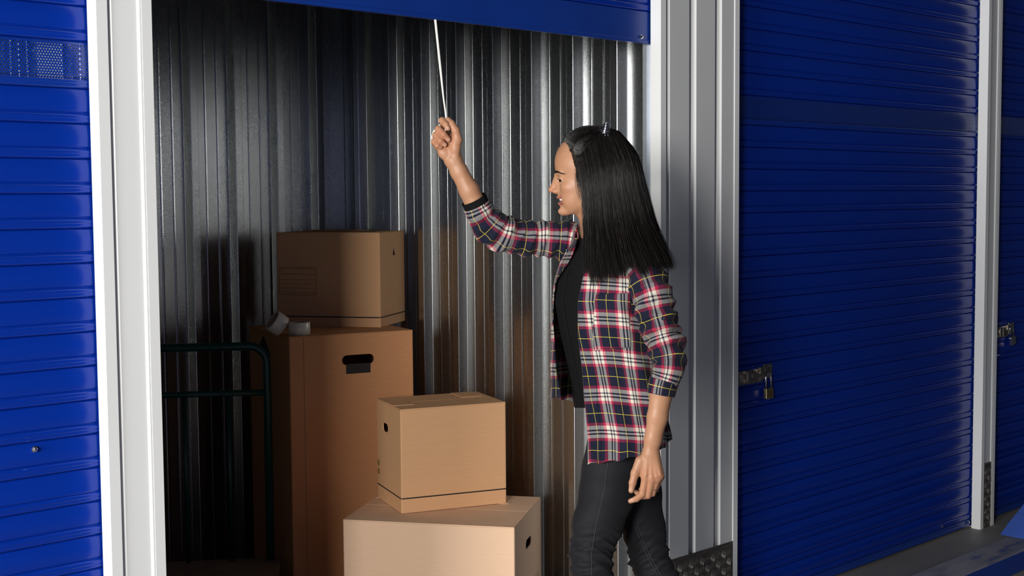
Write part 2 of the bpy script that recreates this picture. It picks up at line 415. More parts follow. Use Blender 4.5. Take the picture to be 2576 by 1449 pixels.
# ------------------------------------------------------------------ cartons
def slot_mesh(wd, ht, thick, n=8):
    r = ht/2; P = []
    for k in range(n+1):
        a = -math.pi/2+math.pi*k/n; P.append((wd/2-r+r*math.cos(a), r*math.sin(a)))
    for k in range(n+1):
        a = math.pi/2+math.pi*k/n; P.append((-wd/2+r+r*math.cos(a), r*math.sin(a)))
    return P
def carton(label, corner, yaw, w, d, h, z, mat, slots=(), flap_lift=0.0, anchor='left'):
    """corner = front corner (x,y) on plan; local x runs along the front face, y into depth"""
    ox = 0 if anchor == 'left' else -w
    c, s = math.cos(yaw), math.sin(yaw)
    cx, cy = ox+w/2, d/2
    root = empty('cardboard_box', (corner[0]+c*cx-s*cy, corner[1]+s*cx+c*cy, z), yaw)
    hw, hd, T = w/2, d/2, .004
    bm = bmesh.new()
    # rounded tube of four walls + floor
    R = .005; ring = []
    for sx, sy, a0 in ((1,-1,-90),(1,1,0),(-1,1,90),(-1,-1,180)):
        for k in range(4):
            a = math.radians(a0+30*k); ring.append((sx*(hw-R)+R*math.cos(a), sy*(hd-R)+R*math.sin(a)))
    ht = h-.004
    out = [[bm.verts.new((x,y,zz)) for x,y in ring] for zz in (0,.003,ht)]
    inn = [[bm.verts.new((x*(1-T/hw),y*(1-T/hd),zz)) for x,y in ring] for zz in (.004,ht)]
    n = len(ring)
    for a, b in ((out[0],out[1]),(out[1],out[2]),(out[2],inn[1]),(inn[1],inn[0])):
        for i in range(n): bm.faces.new((a[i],a[(i+1)%n],b[(i+1)%n],b[i]))
    bm.faces.new(out[0][::-1]); bm.faces.new(inn[0])
    me = bpy.data.meshes.new('body'); bm.to_mesh(me); bm.free(); me.materials.append(mat)
    body = new_obj('body', me, root)
    for face, u, v, sw, sh in slots:
        P = slot_mesh(sw, sh, .03); V = []; k = len(P)
        for off in (-.03, .03):
            for a, b in P:
                V.append({'front': (u+a, -hd+off, v+b), 'left': (-hw+off, u+a, v+b), 'right': (hw+off, u+a, v+b), 'back': (u+a, hd+off, v+b)}[face])
        Fc = [(i,(i+1)%k,k+(i+1)%k,k+i) for i in range(k)]+[tuple(range(k))[::-1], tuple(range(k,2*k))]
        cut = mesh_obj('slot_cutter', V, Fc, None)
        b2 = bmesh.new(); b2.from_mesh(cut.data); bmesh.ops.recalc_face_normals(b2, faces=b2.faces); b2.to_mesh(cut.data); b2.free()
        cut.parent = root
        md = body.modifiers.new('b', 'BOOLEAN'); md.object = cut; md.operation = 'DIFFERENCE'; md.solver = 'EXACT'
        bpy.context.view_layer.update()
        dg = bpy.context.evaluated_depsgraph_get(); nm = bpy.data.meshes.new_from_object(body.evaluated_get(dg))
        body.modifiers.clear(); body.data = nm; bpy.data.objects.remove(cut)
    # top flaps: two long ones meeting along the middle, corner tabs tucked in
    g = .0008
    MB().box(-hw+.001,hw-.001,-hd+.001,-g,h-.004,h).build('top_flap', mat, root, bevel=.0012)
    f2 = MB().box(-hw+.001,hw-.001,g,hd-.001,h-.004,h).build('top_flap', mat, root, bevel=.0012)
    return root, hw, hd
def decal(root, face, hw, hd, rects, mat, name):
    """flat print: rectangles (u0,u1,v0,v1) or polygons on a face"""
    mb = MB(); e = .0006
    for r in rects:
        if len(r) == 4 and not isinstance(r[0], tuple): r = [(r[0],r[2]),(r[1],r[2]),(r[1],r[3]),(r[0],r[3])]
        V = [{'front': (u,-hd-e,v), 'right': (hw+e,u,v), 'left': (-hw-e,-u,v), 'top': (u,v,hd)}[face] for u, v in r]
        mb.add(V, [tuple(range(len(V)))])
    return mb.build(name, mat, root)
def form(u0, u1, v0, v1, lw=.0012, rows=4):
    R = []
    def fr(a,b,c,d): R.extend([(a,b,c,c+lw),(a,b,d-lw,d),(a,a+lw,c,d),(b-lw,b,c,d)])
    fr(u0,u1,v0,v1); top = v1-(v1-v0)*.06; fr(u0+(u1-u0)*.05, u1-(u1-u0)*.05, top-(v1-v0)*.2, top)
    for k in range(rows):
        v = v0+(v1-v0)*(.08+.155*k); R.append((u0+(u1-u0)*.05, u1-(u1-u0)*.05, v, v+lw*.8))
    return R
def band(hw, z, t=.0042): return (-hw+.001, hw-.001, z, z+t)
# 1 large pale box on the floor in front
b1, hw, hd = carton('', (2.548,.719), math.radians(-56.2), .576, .437, .45, 0, M_CARD_LIGHT, slots=[('right', .0, .345, .09, .032)])
decal(b1, 'right', hw, hd, form(.02, .17, .06, .20, rows=5), M_INK, 'printed_form')
mbt = MB()
mbt.box(.06,.20,.09,.21,.4502,.4520); mbt.build('tuck_tab', M_CARD_LIGHT, b1, bevel=.0008)
MB().box(-.28,-.17,.10,.21,.4502,.4520).build('tuck_tab', M_CARD_LIGHT, b1, bevel=.0008)
tag(b1, 'large pale cardboard box on the floor, lowest of the front stack', 'box')
# 3 small box on top of it
b3, hw, hd = carton('', (2.728,.635), math.radians(-21.2), .378, .272, .349, .4525, M_CARD, slots=[('left', .035, .262, .062, .030)])
decal(b3, 'front', hw, hd, [band(hw, .047)], M_INK, 'printed_stripe'); decal(b3, 'left', hw, hd, [band(hd, .047)], M_INK, 'printed_stripe')
decal(b3, 'left', hw, hd, [[(-.118+.012*math.cos(a), .125+.012*math.sin(a)) for a in np.linspace(0,2*math.pi,16,endpoint=False)], (-.128,-.108,.085,.105)], simple('ochre_print', (.30,.19,.05), .8), 'printed_symbol')
MB().box(-.19,-.115,-.06,.02,.3492,.3512).build('tuck_tab', M_CARD, b3, bevel=.0008)
MB().box(.085,.165,.02,.13,.3492,.3512).build('tuck_tab', M_CARD, b3, bevel=.0008)
tag(b3, 'small brown cardboard box with a black bottom stripe, on the large pale box', 'box')
# 2 tall reddish box behind
b2, hw, hd = carton('', (2.602,1.087), math.radians(-15.9), .470, .470, 1.02, 0, M_CARD_RED, slots=[('front', .02, .925, .122, .036)])
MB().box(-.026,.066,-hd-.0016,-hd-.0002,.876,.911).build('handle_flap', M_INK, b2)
decal(b2, 'left', hw, hd, [[(-.150,.930),(.030,.930),(-.055,1.0)]], M_INK, 'printed_triangle')
MB().box(-hw+.052,-hw+.0535,-hd-.0009,-hd,.0,1.015).build('crease', M_CARD_EDGE, b2)
tag(b2, 'tall reddish cardboard box with a black slotted handle, standing at the back', 'box')
# 4 box on the tall box
b4, hw, hd = carton('', (3.027,1.113), math.radians(-58.0), .413, .284, .352, 1.0205, M_CARD, slots=[], anchor='right')
decal(b4, 'front', hw, hd, [band(hw, .034)], M_INK, 'printed_stripe'); decal(b4, 'right', hw, hd, [band(hd, .034)], M_INK, 'printed_stripe')
decal(b4, 'front', hw, hd, form(-.196, -.046, .118, .222, rows=4), M_INK, 'printed_form')
decal(b4, 'right', hw, hd, [[(.0,.262),(.028,.262),(.014,.288)]], M_INK, 'printed_arrow')
MB().box(-.17,.05,.03,.135,.3525,.3555).build('tuck_tab', M_CARD_RED, b4, bevel=.0008)
MB().box(-.12,.14,-.005,.012,.3522,.3530).build('slot_shade', M_INK, b4)  # black strip painted for the shadowed opening on top
tag(b4, 'brown cardboard box with a printed address form, on top of the tall box', 'box')

# ------------------------------------------------------------------ rolls of packing tape on the tall box
def tape_roll(loc, rot, label):
    r = empty('tape_roll', loc); r.rotation_euler = rot
    MB().lathe([(.0315,0),(.0385,0),(.0390,.0008),(.0390,.0432),(.0385,.044),(.0315,.044)], 40).build('tape', M_TAPE, r, smooth=False)
    for p in r.children[0].data.polygons: p.use_smooth = abs(p.normal.z) < .5
    MB().lathe([(.0290,.0003),(.0313,.0003),(.0313,.0437),(.0290,.0437)], 40).build('core', M_CORE, r)
    tag(r, label, 'tape'); return r
tape_roll((2.674,1.128,1.0208), (0,0,0), 'roll of clear packing tape lying flat on the tall box')
tape_roll((2.640,1.183,1.0470), (math.radians(20), math.radians(-52), math.radians(-42)), 'roll of clear packing tape tilted against the flat roll')

# ------------------------------------------------------------------ green platform trolley in the dark corner
tr = empty('platform_trolley', (2.575,1.180,0), math.radians(-36))
MB().box(-.62,.03,-.72,.03,.20,.222).build('deck', simple('brown_plywood', (.26,.19,.14), .6, var=.15, vscale=12), tr, bevel=.003)
rx, lx, TOPZ = -.004, -.60, .985
arc = lambda cx, sg: [(cx+sg*.055*(1-math.cos(a))-0, 0, TOPZ-.055+.055*math.sin(a)) for a in np.linspace(0, math.pi/2, 7)]
pts = [(rx,0,.222)]+[(rx-.06*(1-math.cos(a)),0,TOPZ-.06+.06*math.sin(a)) for a in np.linspace(0,math.pi/2,8)]+[(lx+.06*(1-math.cos(a)),0,TOPZ-.06+.06*math.sin(a)) for a in np.linspace(math.pi/2,0,8)]+[(lx,0,.222)]
MB().tube(pts, .0145, 14).build('handle', M_GREEN, tr, smooth=True)
MB().tube([(rx,0,.82),(lx,0,.82)], .011, 12).build('cross_bar', M_GREEN, tr, smooth=True)
for q in (.135, .285, .435): MB().tube([(rx-q,0,.222),(rx-q,0,.82)], .008, 10).build('upright_bar', M_GREEN, tr, smooth=True)
for wx, wy in ((-.56,-.06),(-.03,-.06),(-.56,-.63),(-.03,-.63)):
    wl = empty('caster', (wx,wy,.0), 0, tr)
    MB().lathe([(.012,-.016),(.062,-.016),(.065,-.010),(.065,.010),(.062,.016),(.012,.016)], 24, Matrix.Translation((0,0,.065)) @ Matrix.Rotation(math.radians(90),4,'X')).build('wheel', M_DARK, wl, smooth=False)
    MB().box(-.018,.018,-.024,-.019,.05,.20).box(-.018,.018,.019,.024,.05,.20).box(-.03,.03,-.03,.03,.19,.20).build('fork', M_DULLSTEEL, wl)
tag(tr, 'platform trolley with dark green tubular handle in the dark left of the unit', 'trolley')
# ------------------------------------------------------------------ the woman
# She is modelled in her own frame: x = image right, y = up/down measured in camera pixels at her distance,
# w = towards the camera, all in the same unit SP (metres per unit); to_local() turns it into metres at her place.
D0 = 3.60; SP = D0/F_PX
FH = np.array([math.sin(YAW), math.cos(YAW), 0.0]); RH = np.array([math.cos(YAW), -math.sin(YAW), 0.0])
ROOT = CAM+FH*D0+RH*.27; ROOT[2] = 0
def to_world(V):
    V = np.atleast_2d(np.asarray(V, float))
    d = CF[None]+CR[None]*((V[:,0:1]-1288)/F_PX)-CU[None]*((V[:,1:2]-724.5)/F_PX)
    t = (D0-V[:,2:3]*SP)/(d@FH)[:,None]
    return CAM[None]+d*t
def to_local(V):
    q = to_world(V)-ROOT[None]
    return np.stack([q@RH, q@FH, q[:,2]], 1)
person = empty('person', tuple(ROOT), -YAW)
tag(person, 'woman in an open plaid shirt and black trousers, arm raised to pull the rope', 'person')

def surface_nets(D, o, h):
    s = D < 0; nx, ny, nz = D.shape
    c = sum(s[i:nx-1+i, j:ny-1+j, k:nz-1+k].astype(np.int8) for i in (0,1) for j in (0,1) for k in (0,1))
    act = np.argwhere((c > 0) & (c < 8)); idx = np.full(c.shape, -1, np.int64); idx[tuple(act.T)] = np.arange(len(act))
    P = np.zeros((len(act),3)); N = np.zeros(len(act))
    cor = [(i,j,k) for i in (0,1) for j in (0,1) for k in (0,1)]
    val = {q: D[act[:,0]+q[0], act[:,1]+q[1], act[:,2]+q[2]] for q in cor}
    for a in cor:
        for ax in range(3):
            if a[ax]: continue
            b = list(a); b[ax] = 1; b = tuple(b); va, vb = val[a], val[b]
            m = (va < 0) != (vb < 0); t = np.where(m, va/np.where(m, va-vb, 1), 0)
            q = np.array(a, float)[None].repeat(len(act), 0); q[:,ax] += t
            P += q*m[:,None]; N += m
    V = o+h*(act+P/np.maximum(N,1)[:,None])
    Q = []
    for ax in range(3):
        n = [nx,ny,nz]; sl0 = [slice(None)]*3; sl1 = [slice(None)]*3; sl0[ax] = slice(0,n[ax]-1); sl1[ax] = slice(1,n[ax])
        a, b = s[tuple(sl0)], s[tuple(sl1)]; e = np.argwhere(a != b); flip = a[tuple(e.T)]
        u, v = (ax+1)%3, (ax+2)%3
        ok = (e[:,u] > 0) & (e[:,v] > 0) & (e[:,u] < n[u]-1) & (e[:,v] < n[v]-1); e = e[ok]; flip = flip[ok]
        def cell(du, dv):
            q = e.copy(); q[:,u] += du; q[:,v] += dv; return idx[tuple(q.T)]
        f = np.stack([cell(-1,-1),cell(0,-1),cell(0,0),cell(-1,0)], 1); f[~flip] = f[~flip][:, ::-1]; Q.append(f)
    return V, np.concatenate(Q)
class SDF:
    def __init__(s, lo, hi, h):
        s.lo = np.array(lo, float); s.h = h; s.n = np.ceil((np.array(hi)-s.lo)/h).astype(int)+1
        s.D = np.full(s.n, 60.0, np.float32)
    def sub(s, c0, c1):
        a = np.clip(np.floor((np.array(c0)-s.lo)/s.h).astype(int), 0, s.n); b = np.clip(np.ceil((np.array(c1)-s.lo)/s.h).astype(int)+1, 0, s.n)
        if np.any(b <= a): return None
        g = [s.lo[i]+s.h*np.arange(a[i], b[i], dtype=np.float32) for i in range(3)]
        return (slice(a[0],b[0]),slice(a[1],b[1]),slice(a[2],b[2])), g[0][:,None,None], g[1][None,:,None], g[2][None,None,:]
    def put(s, sl, d, k, mode):
        D = s.D[sl]
        if mode == 'sub':
            hh = np.clip(.5-.5*(D+d)/k, 0, 1); s.D[sl] = D*(1-hh)-d*hh+k*hh*(1-hh)
        else:
            hh = np.clip(.5+.5*(D-d)/k, 0, 1); s.D[sl] = D*(1-hh)+d*hh-k*hh*(1-hh)
    def ell(s, c, r, k=6, mode='add', rot=0.0):
        """ellipsoid; rot turns it in the picture plane (degrees)"""
        R = max(r)+2*k+6; q = s.sub([c[i]-R for i in range(3)], [c[i]+R for i in range(3)])
        if q is None: return s
        sl, X, Y, Z = q; X = X-c[0]; Y = Y-c[1]; Z = Z-c[2]
        if rot:
            ca, sa = math.cos(math.radians(rot)), math.sin(math.radians(rot)); X, Y = X*ca+Y*sa, -X*sa+Y*ca
        k0 = np.sqrt((X/r[0])**2+(Y/r[1])**2+(Z/r[2])**2); k1 = np.sqrt((X/r[0]**2)**2+(Y/r[1]**2)**2+(Z/r[2]**2)**2)+1e-9
        s.put(sl, k0*(k0-1)/k1, k, mode); return s
    def cap(s, a, b, ra, rb=None, k=6, mode='add', wz=1.0):
        rb = ra if rb is None else rb; a = np.array(a, float); b = np.array(b, float); R = max(ra,rb)+2*k+6
        q = s.sub(np.minimum(a,b)-R, np.maximum(a,b)+R)
        if q is None: return s
        sl, X, Y, Z = q; ba = b-a; ba[2] *= wz; L = ba@ba+1e-9
        px, py, pz = X-a[0], Y-a[1], (Z-a[2])*wz
        t = np.clip((px*ba[0]+py*ba[1]+pz*ba[2])/L, 0, 1)
        s.put(sl, np.sqrt((px-t*ba[0])**2+(py-t*ba[1])**2+(pz-t*ba[2])**2)-(ra+(rb-ra)*t), k, mode); return s
    def chain(s, pts, k=6, wz=1.0):
        for p, q in zip(pts[:-1], pts[1:]): s.cap(p[:3], q[:3], p[3], q[3], k, 'add', wz)
        return s
    def mesh(s): return surface_nets(s.D, s.lo, s.h)
def smooth_mesh(V, Q, it=2, lam=.5):
    e = np.concatenate([Q[:,[0,1]],Q[:,[1,2]],Q[:,[2,3]],Q[:,[3,0]]]); n = len(V)
    for k in range(it):
        A = np.zeros_like(V); c = np.zeros(n)
        for i in range(3): A[:,i] = np.bincount(e[:,0], V[e[:,1],i], n)+np.bincount(e[:,1], V[e[:,0],i], n)
        c = np.bincount(e[:,0], minlength=n)+np.bincount(e[:,1], minlength=n)
        V = V+(lam if k % 2 == 0 else -lam*1.02)*(A/np.maximum(c,1)[:,None]-V)
    return V
def fast_mesh(name, V, Q, mats, parent, smooth=True, uv=None, matidx=None, attr=None):
    me = bpy.data.meshes.new(name); V = np.asarray(V, np.float32); Q = np.asarray(Q, np.int32); m = Q.shape[1]
    me.vertices.add(len(V)); me.vertices.foreach_set('co', V.ravel())
    me.loops.add(Q.size); me.loops.foreach_set('vertex_index', Q.ravel())
    me.polygons.add(len(Q)); me.polygons.foreach_set('loop_start', np.arange(0, Q.size, m, dtype=np.int32))
    if smooth: me.polygons.foreach_set('use_smooth', np.ones(len(Q), bool))
    for q in (mats if isinstance(mats, (list,tuple)) else [mats]): me.materials.append(q)
    if matidx is not None: me.polygons.foreach_set('material_index', np.asarray(matidx, np.int32))
    me.update(calc_edges=True)
    if uv is not None:
        u = me.uv_layers.new(name='UVMap'); u.data.foreach_set('uv', np.asarray(uv, np.float32)[Q.ravel()].ravel())
    if attr is not None:
        for an, av in attr.items():
            a = me.attributes.new(an, 'FLOAT', 'POINT'); a.data.foreach_set('value', np.asarray(av, np.float32))
    me.validate(); return new_obj(name, me, parent)

# --- materials of the figure
def mk_skin():
    t = NT('skin'); at = t.n('ShaderNodeAttribute', attribute_name='lips'); nl = t.n('ShaderNodeAttribute', attribute_name='nail'); dk = t.n('ShaderNodeAttribute', attribute_name='blush')
    nz = t.noise(18, 4); fine = t.noise(420, 3)
    c = t.ramp(nz, [(.3,(.41,.205,.112)),(.7,(.47,.245,.142))])
    c = t.mix(t.math('MULTIPLY', dk.outputs['Fac'], .5), c, (.46,.155,.095))
    c = t.mix(t.math('MULTIPLY', at.outputs['Fac'], .9), c, (.27,.085,.068)); c = t.mix(t.math('MULTIPLY', nl.outputs['Fac'], .6), c, (.58,.34,.26))
    t.set(Base_Color=c, Roughness=.46, Specular_IOR_Level=.4, Subsurface_Weight=.12, Subsurface_Radius=(.010,.004,.002), Subsurface_Scale=.5)
    t.bump(fine, .05, .0006); return t.m
M_SKIN = mk_skin()
M_TEE = simple('black_knit_cotton', (.0065,.0065,.007), .9, var=.2, vscale=260, bump=.25, bscale=700, Specular_IOR_Level=.12)
def mk_denim():
    t = NT('black_denim'); a = t.noise(700, 2); b = t.noise(6, 4)
    c = t.ramp(b, [(.35,(.006,.006,.0075)),(.7,(.012,.012,.015))]); c = t.mix(t.math('MULTIPLY', a, .3), c, (.022,.022,.026))
    t.set(Base_Color=c, Roughness=.75, Sheen_Weight=.03, Specular_IOR_Level=.22); t.bump(a, .18, .0006); return t.m
M_DENIM = mk_denim()
M_THREAD = simple('grey_thread', (.055,.055,.06), .8)
M_HAIRBASE = simple('dark_hair_base', (.004,.003,.003), .7, Specular_IOR_Level=.1)  # matte near-black base colour under the strands
M_HAIR = NT('dark_hair'); _hz = M_HAIR.noise(60, 2)
_ha = M_HAIR.n('ShaderNodeAttribute', attribute_name='rnd')
M_HAIR.set(Base_Color=M_HAIR.ramp(_ha.outputs['Fac'], [(.0,(.003,.0025,.0024)),(.7,(.010,.008,.007)),(.92,(.020,.016,.014)),(1,(.060,.050,.045))]), Roughness=M_HAIR.math('ADD', M_HAIR.math('MULTIPLY', _ha.outputs['Fac'], .15), .26), Specular_IOR_Level=.6); M_HAIR = M_HAIR.m  # lightest strand tones imitate highlights on the hair
def mk_plaid():
    t = NT('navy_red_plaid_cotton'); tc = t.n('ShaderNodeTexCoord'); sp = t.n('ShaderNodeSeparateXYZ'); t.l(tc.outputs['UV'], sp.inputs[0])
    navy, wht, red, yel = (.006,.008,.023), (.62,.57,.47), (.36,.015,.050), (.72,.55,.07)
    seq = [(0,red),(.075,wht),(.180,navy),(.225,wht),(.275,navy),(.320,wht),(.410,red),(.485,navy),(.737,yel),(.750,navy)]
    def stripe(x, off):
        f = t.math('FRACT', t.math('ADD', t.math('DIVIDE', x, .104), off)); r = t.n('ShaderNodeValToRGB'); r.color_ramp.interpolation = 'CONSTANT'
        e = r.color_ramp.elements
        while len(e) < len(seq): e.new(.5)
        for i, (p, c) in enumerate(seq): e[i].position = p; e[i].color = (*c, 1)
        t.l(f, r.inputs[0])
        y = t.math('MULTIPLY', t.math('GREATER_THAN', f, .737), t.math('LESS_THAN', f, .750)); return r.outputs[0], y
    a, ya = stripe(sp.outputs[0], .0); b, yb = stripe(sp.outputs[1], .0)
    
    def gam(x, g):
        d = t.n('ShaderNodeGamma'); d.inputs[1].default_value = g; t.l(x, d.inputs[0]); return d.outputs[0]
    c = gam(t.mix(.5, gam(a, .5), gam(b, .5)), 2.0); c = t.mix(t.math('MULTIPLY', t.math('MAXIMUM', ya, yb), .6), c, yel)
    tw = t.n('ShaderNodeTexWave'); tw.inputs['Scale'].default_value = 900; mp = t.n('ShaderNodeMapping'); mp.inputs['Rotation'].default_value = (0,0,.785); t.l(tc.outputs['UV'], mp.inputs[0]); t.l(mp.outputs[0], tw.inputs[0])
    t.set(Base_Color=c, Roughness=.82, Specular_IOR_Level=.2, Sheen_Weight=.06); t.bump(tw.outputs[1], .12, .0004)
    return t.m
M_PLAID = mk_plaid()

# --- head and neck
H = SDF((1366,306,-96), (1600,668,96), 1.5)
H.ell((1484,416,0), (86,89,71), 10)                       # skull
H.ell((1440,407,0), (43,52,54), 10)                       # forehead
H.ell((1452,474,0), (48,66,56), 12)                       # face mass
for w in (-1, 1):
    H.ell((1434,470,w*37), (22,15,14), 12)                # cheekbones
    H.ell((1444,502,w*24), (26,28,22), 12)                # cheeks
    H.cap((1428,530,w*12), (1486,500,w*46), 10, 14, 12)   # jaw
    H.cap((1403,437,w*8), (1413,435,w*34), 6, 6, 9)      # brow
H.ell((1421,503,0), (18,20,25), 8)                        # muzzle
H.ell((1419,531,0), (15.5,11.5,17), 8)                    # chin
for w in (-1, 1):
    H.ell((1403,455,w*27), (8,9,13), 8, 'sub')            # eye sockets
    H.ell((1401,462,w*20), (4,8,4), 6, 'sub')
H.cap((1404,442,0), (1400,456,0), 9.5, 8.5, 7); H.cap((1400,456,0), (1391,475,0), 8.5, 9.5, 6)   # nose bridge
for w in (-1, 1): H.cap((1408,452,w*5), (1406,478,w*9), 8, 9.5, 7)
H.ell((1388,478,0), (8.5,6.5,8), 4)
for w in (-1, 1):
    H.ell((1398.5,481.5,w*9), (9,6.3,6), 4)               # nostril wings
    H.ell((1394,486.5,w*5.2), (4.2,2.4,2.6), 2, 'sub')
    H.ell((1416.5,453.5,w*27), (12.2,12.2,12.2), 3)       # lids over the eyeballs
    H.ell((1405.5,453.8,w*30), (12.5,3.3,15), 1.5, 'sub', 10)
H.ell((1405,496.2,0), (6,4.0,14.5), 3); H.ell((1409.5,512.5,0), (6.4,4.8,13), 3)           # lips
for w in (-1, 1): H.cap((1405,497.5,w*8), (1419,501,w*24), 3.4, 1.8, 3); H.cap((1410,512,w*7), (1419,504.5,w*24), 4, 1.8, 3)
H.ell((1405,504.3,0), (16.5,3.9,27), 1.5, 'sub', -4)
for w in (-1, 1): H.cap((1401,489,w*15), (1421,503,w*29), 1.2, 1.8, 6, 'sub')      # parted lips
H.ell((1402,521.5,0), (5,3.5,12), 5, 'sub')
H.cap((1492,500,0), (1512,600,0), 45, 46, 16); H.cap((1512,600,0), (1520,660,0), 46, 74, 16)   # neck
for w in (-1, 1):
    H.ell((1499,462,w*69), (13,25,8), 4); H.ell((1497,462,w*77), (7,16,5), 3, 'sub')           # ears
Vh, Qh = H.mesh(); Vh = smooth_mesh(Vh, Qh, 2, .4); del H

# --- right hand holding the rope, forearm up to inside the sleeve
WR = -62.0
A = SDF((1076,286,WR-62), (1262,640,WR+64), 1.1)
def RP(x, y, w=0): return (x, y, WR+w)
A.chain([(*RP(1142,404),21), (*RP(1155,432,-2),21.5), (*RP(1180,478,-6),25), (*RP(1204,530,-14),28), (*RP(1219,562,-22),25)], 8)
A.cap(RP(1142,404), RP(1141,352,-4), 19, 16, 10, wz=1.15); A.cap(RP(1137,404), RP(1107,368,-6), 17, 13, 10, wz=1.15)
A.cap(RP(1130,380,-4), RP(1116,330,-12), 17, 12, 10); A.cap(RP(1125,380,-4), RP(1106,345,-12), 16, 12, 10)
A.ell(RP(1145,368,12), (15,27,13), 8); A.ell(RP(1115,385,8), (13,18,10), 8, rot=-35)         # thenar, hypothenar
fing = [  # knuckle, middle joint, last joint, tip
    [RP(1124,322,-14), RP(1112,303.5,10), RP(1121,313,21), RP(1127,323,23), 9.0],
    [RP(1110,338,-16), RP(1103,325,14), RP(1116,338,25), RP(1128,351,22), 9.2],
    [RP(1102,352,-15), RP(1096,340,13), RP(1108,354,24), RP(1119,364,21), 8.6],
    [RP(1098,366,-12), RP(1091.5,356,12), RP(1100,366,20), RP(1108,371,18), 7.6]]
for f in fing:
    r = f[4]; A.cap(f[0], f[1], r*1.12, r, 4); A.cap(f[1], f[2], r, r*.92, 2); A.cap(f[2], f[3], r*.92, r*.74, 2)
A.chain([(*RP(1151,352,10),13), (*RP(1146,328,14),10), (*RP(1136,311,14),8.4), (*RP(1127.5,301,12),6.6)], 5)   # thumb
A.cap(RP(1146,392,14), RP(1178,478,12), 2, 2, 9); A.cap(RP(1136,398,13), RP(1166,468,10), 2, 2, 9)      # tendons
Va, Qa = A.mesh(); Va = smooth_mesh(Va, Qa, 2, .4); del A

# --- left hand hanging, forearm up to inside the cuff
WL = 178.0
B = SDF((1568,925,WL-60), (1712,1276,WL+60), 1.1)
def LP(x, y, w=0): return (x, y, WL+w)
B.chain([(*LP(1672,940,0),30), (*LP(1664,985,0),28.5), (*LP(1654,1050,0),26), (*LP(1643,1105,-2),22), (*LP(1637,1135,-3),20.5)], 8, wz=1.1)
for (x, y, r) in ((1624,1200,12.0),(1640,1204,12.0),(1653,1203,11.4),(1661,1198,10.2)): B.cap(LP(1636+(x-1640)*.35,1146,0), LP(x,y-3,2), 16, r, 9, wz=1.15)
B.ell(LP(1612,1172,-4), (15,27,14), 9, rot=20)
lf = [
    [LP(1624,1202,3), LP(1616,1243,-3), LP(1601,1255,-10), LP(1586,1260.5,-13), 9.6],
    [LP(1640,1206,4), LP(1630,1246,-8), LP(1613,1249,-22), LP(1601,1238,-28), 9.6],
    [LP(1653,1205,1), LP(1641,1241,-14), LP(1625,1243,-28), LP(1612,1231,-33), 9.0],
    [LP(1662,1200,-6), LP(1649,1231,-20), LP(1635,1233,-32), LP(1625,1223,-36), 8.0]]
for f in lf:
    r = f[4]; B.ell(f[0], (r*1.12,r*1.1,r*1.1), 5); B.cap(f[0], f[1], r*1.08, r*.96, 3.5); B.cap(f[1], f[2], r*.96, r*.84, 2); B.cap(f[2], f[3], r*.84, r*.66, 2)
B.chain([(*LP(1611,1160,-2),14), (*LP(1598,1190,2),11), (*LP(1591.5,1214,5),9), (*LP(1588,1234,5),7.2)], 5)     # thumb
for (x, y) in ((1624,1196),(1639,1199),(1652,1198),(1661,1194)): B.cap(LP(1637+(x-1640)*.4,1135,8), LP(x,y,12.5), 1.6, 1.6, 8)
Vb, Qb = B.mesh(); Vb = smooth_mesh(Vb, Qb, 2, .4); del B
# --- torso, upper arms (all under the clothes), joined with head and hands into one body mesh
T = SDF((1380,560,-190), (1720,1160,235), 5.0)
T.chain([(1518,640,0,55),(1527,760,0,80),(1545,900,0,66),(1556,1040,0,62)], 30, wz=.72)
T.chain([(1610,690,128,40),(1655,790,165,34),(1682,900,182,30),(1672,945,178,28)], 14)
T.chain([(1480,640,-105,42),(1430,610,-125,36),(1400,606,-125,34)], 14)
Vt, Qt = T.mesh(); del T
lips = np.concatenate([np.clip(1-np.minimum(np.hypot((Vh[:,1]-496.8)/4.6, (Vh[:,0]-1407)/15), np.hypot((Vh[:,1]-511)/6.5, (Vh[:,0]-1410)/14)), 0, .34)/.34*(np.abs(Vh[:,2]) < 29), np.zeros(len(Va)+len(Vb)+len(Vt))])
def near(V, c, r): return np.clip(1.6-np.linalg.norm(V-np.array(c)[None], axis=1)/r, 0, 1)
nail = np.zeros(len(Vh)+len(Va)+len(Vb)+len(Vt)); o1 = len(Vh)
for c in (RP(1126,323,30), RP(1127,352,28), RP(1119,365,28)): nail[o1:o1+len(Va)] = np.maximum(nail[o1:o1+len(Va)], near(Va, c, 4.2))
o2 = o1+len(Va)
for c in (LP(1587,1233,12), LP(1589,1260,-6)): nail[o2:o2+len(Vb)] = np.maximum(nail[o2:o2+len(Vb)], near(Vb, c, 5))
blush = np.concatenate([np.clip(1.2-np.hypot(Vh[:,0]-1388, Vh[:,1]-479)/14, 0, 1)*.8+np.clip(1-np.hypot(Vh[:,0]-1428, Vh[:,1]-480)/26, 0, 1)*.4, near(Va, RP(1120,350,20), 34)*.5, near(Vb, LP(1635,1215,0), 42)*.4, np.zeros(len(Vt))])
VV = np.concatenate([Vh,Va,Vb,Vt]); QQ = np.concatenate([Qh, Qa+len(Vh), Qb+len(Vh)+len(Va), Qt+len(Vh)+len(Va)+len(Vb)])
body = fast_mesh('body', to_local(VV), QQ, M_SKIN, person, attr={'lips': lips, 'nail': nail, 'blush': blush})
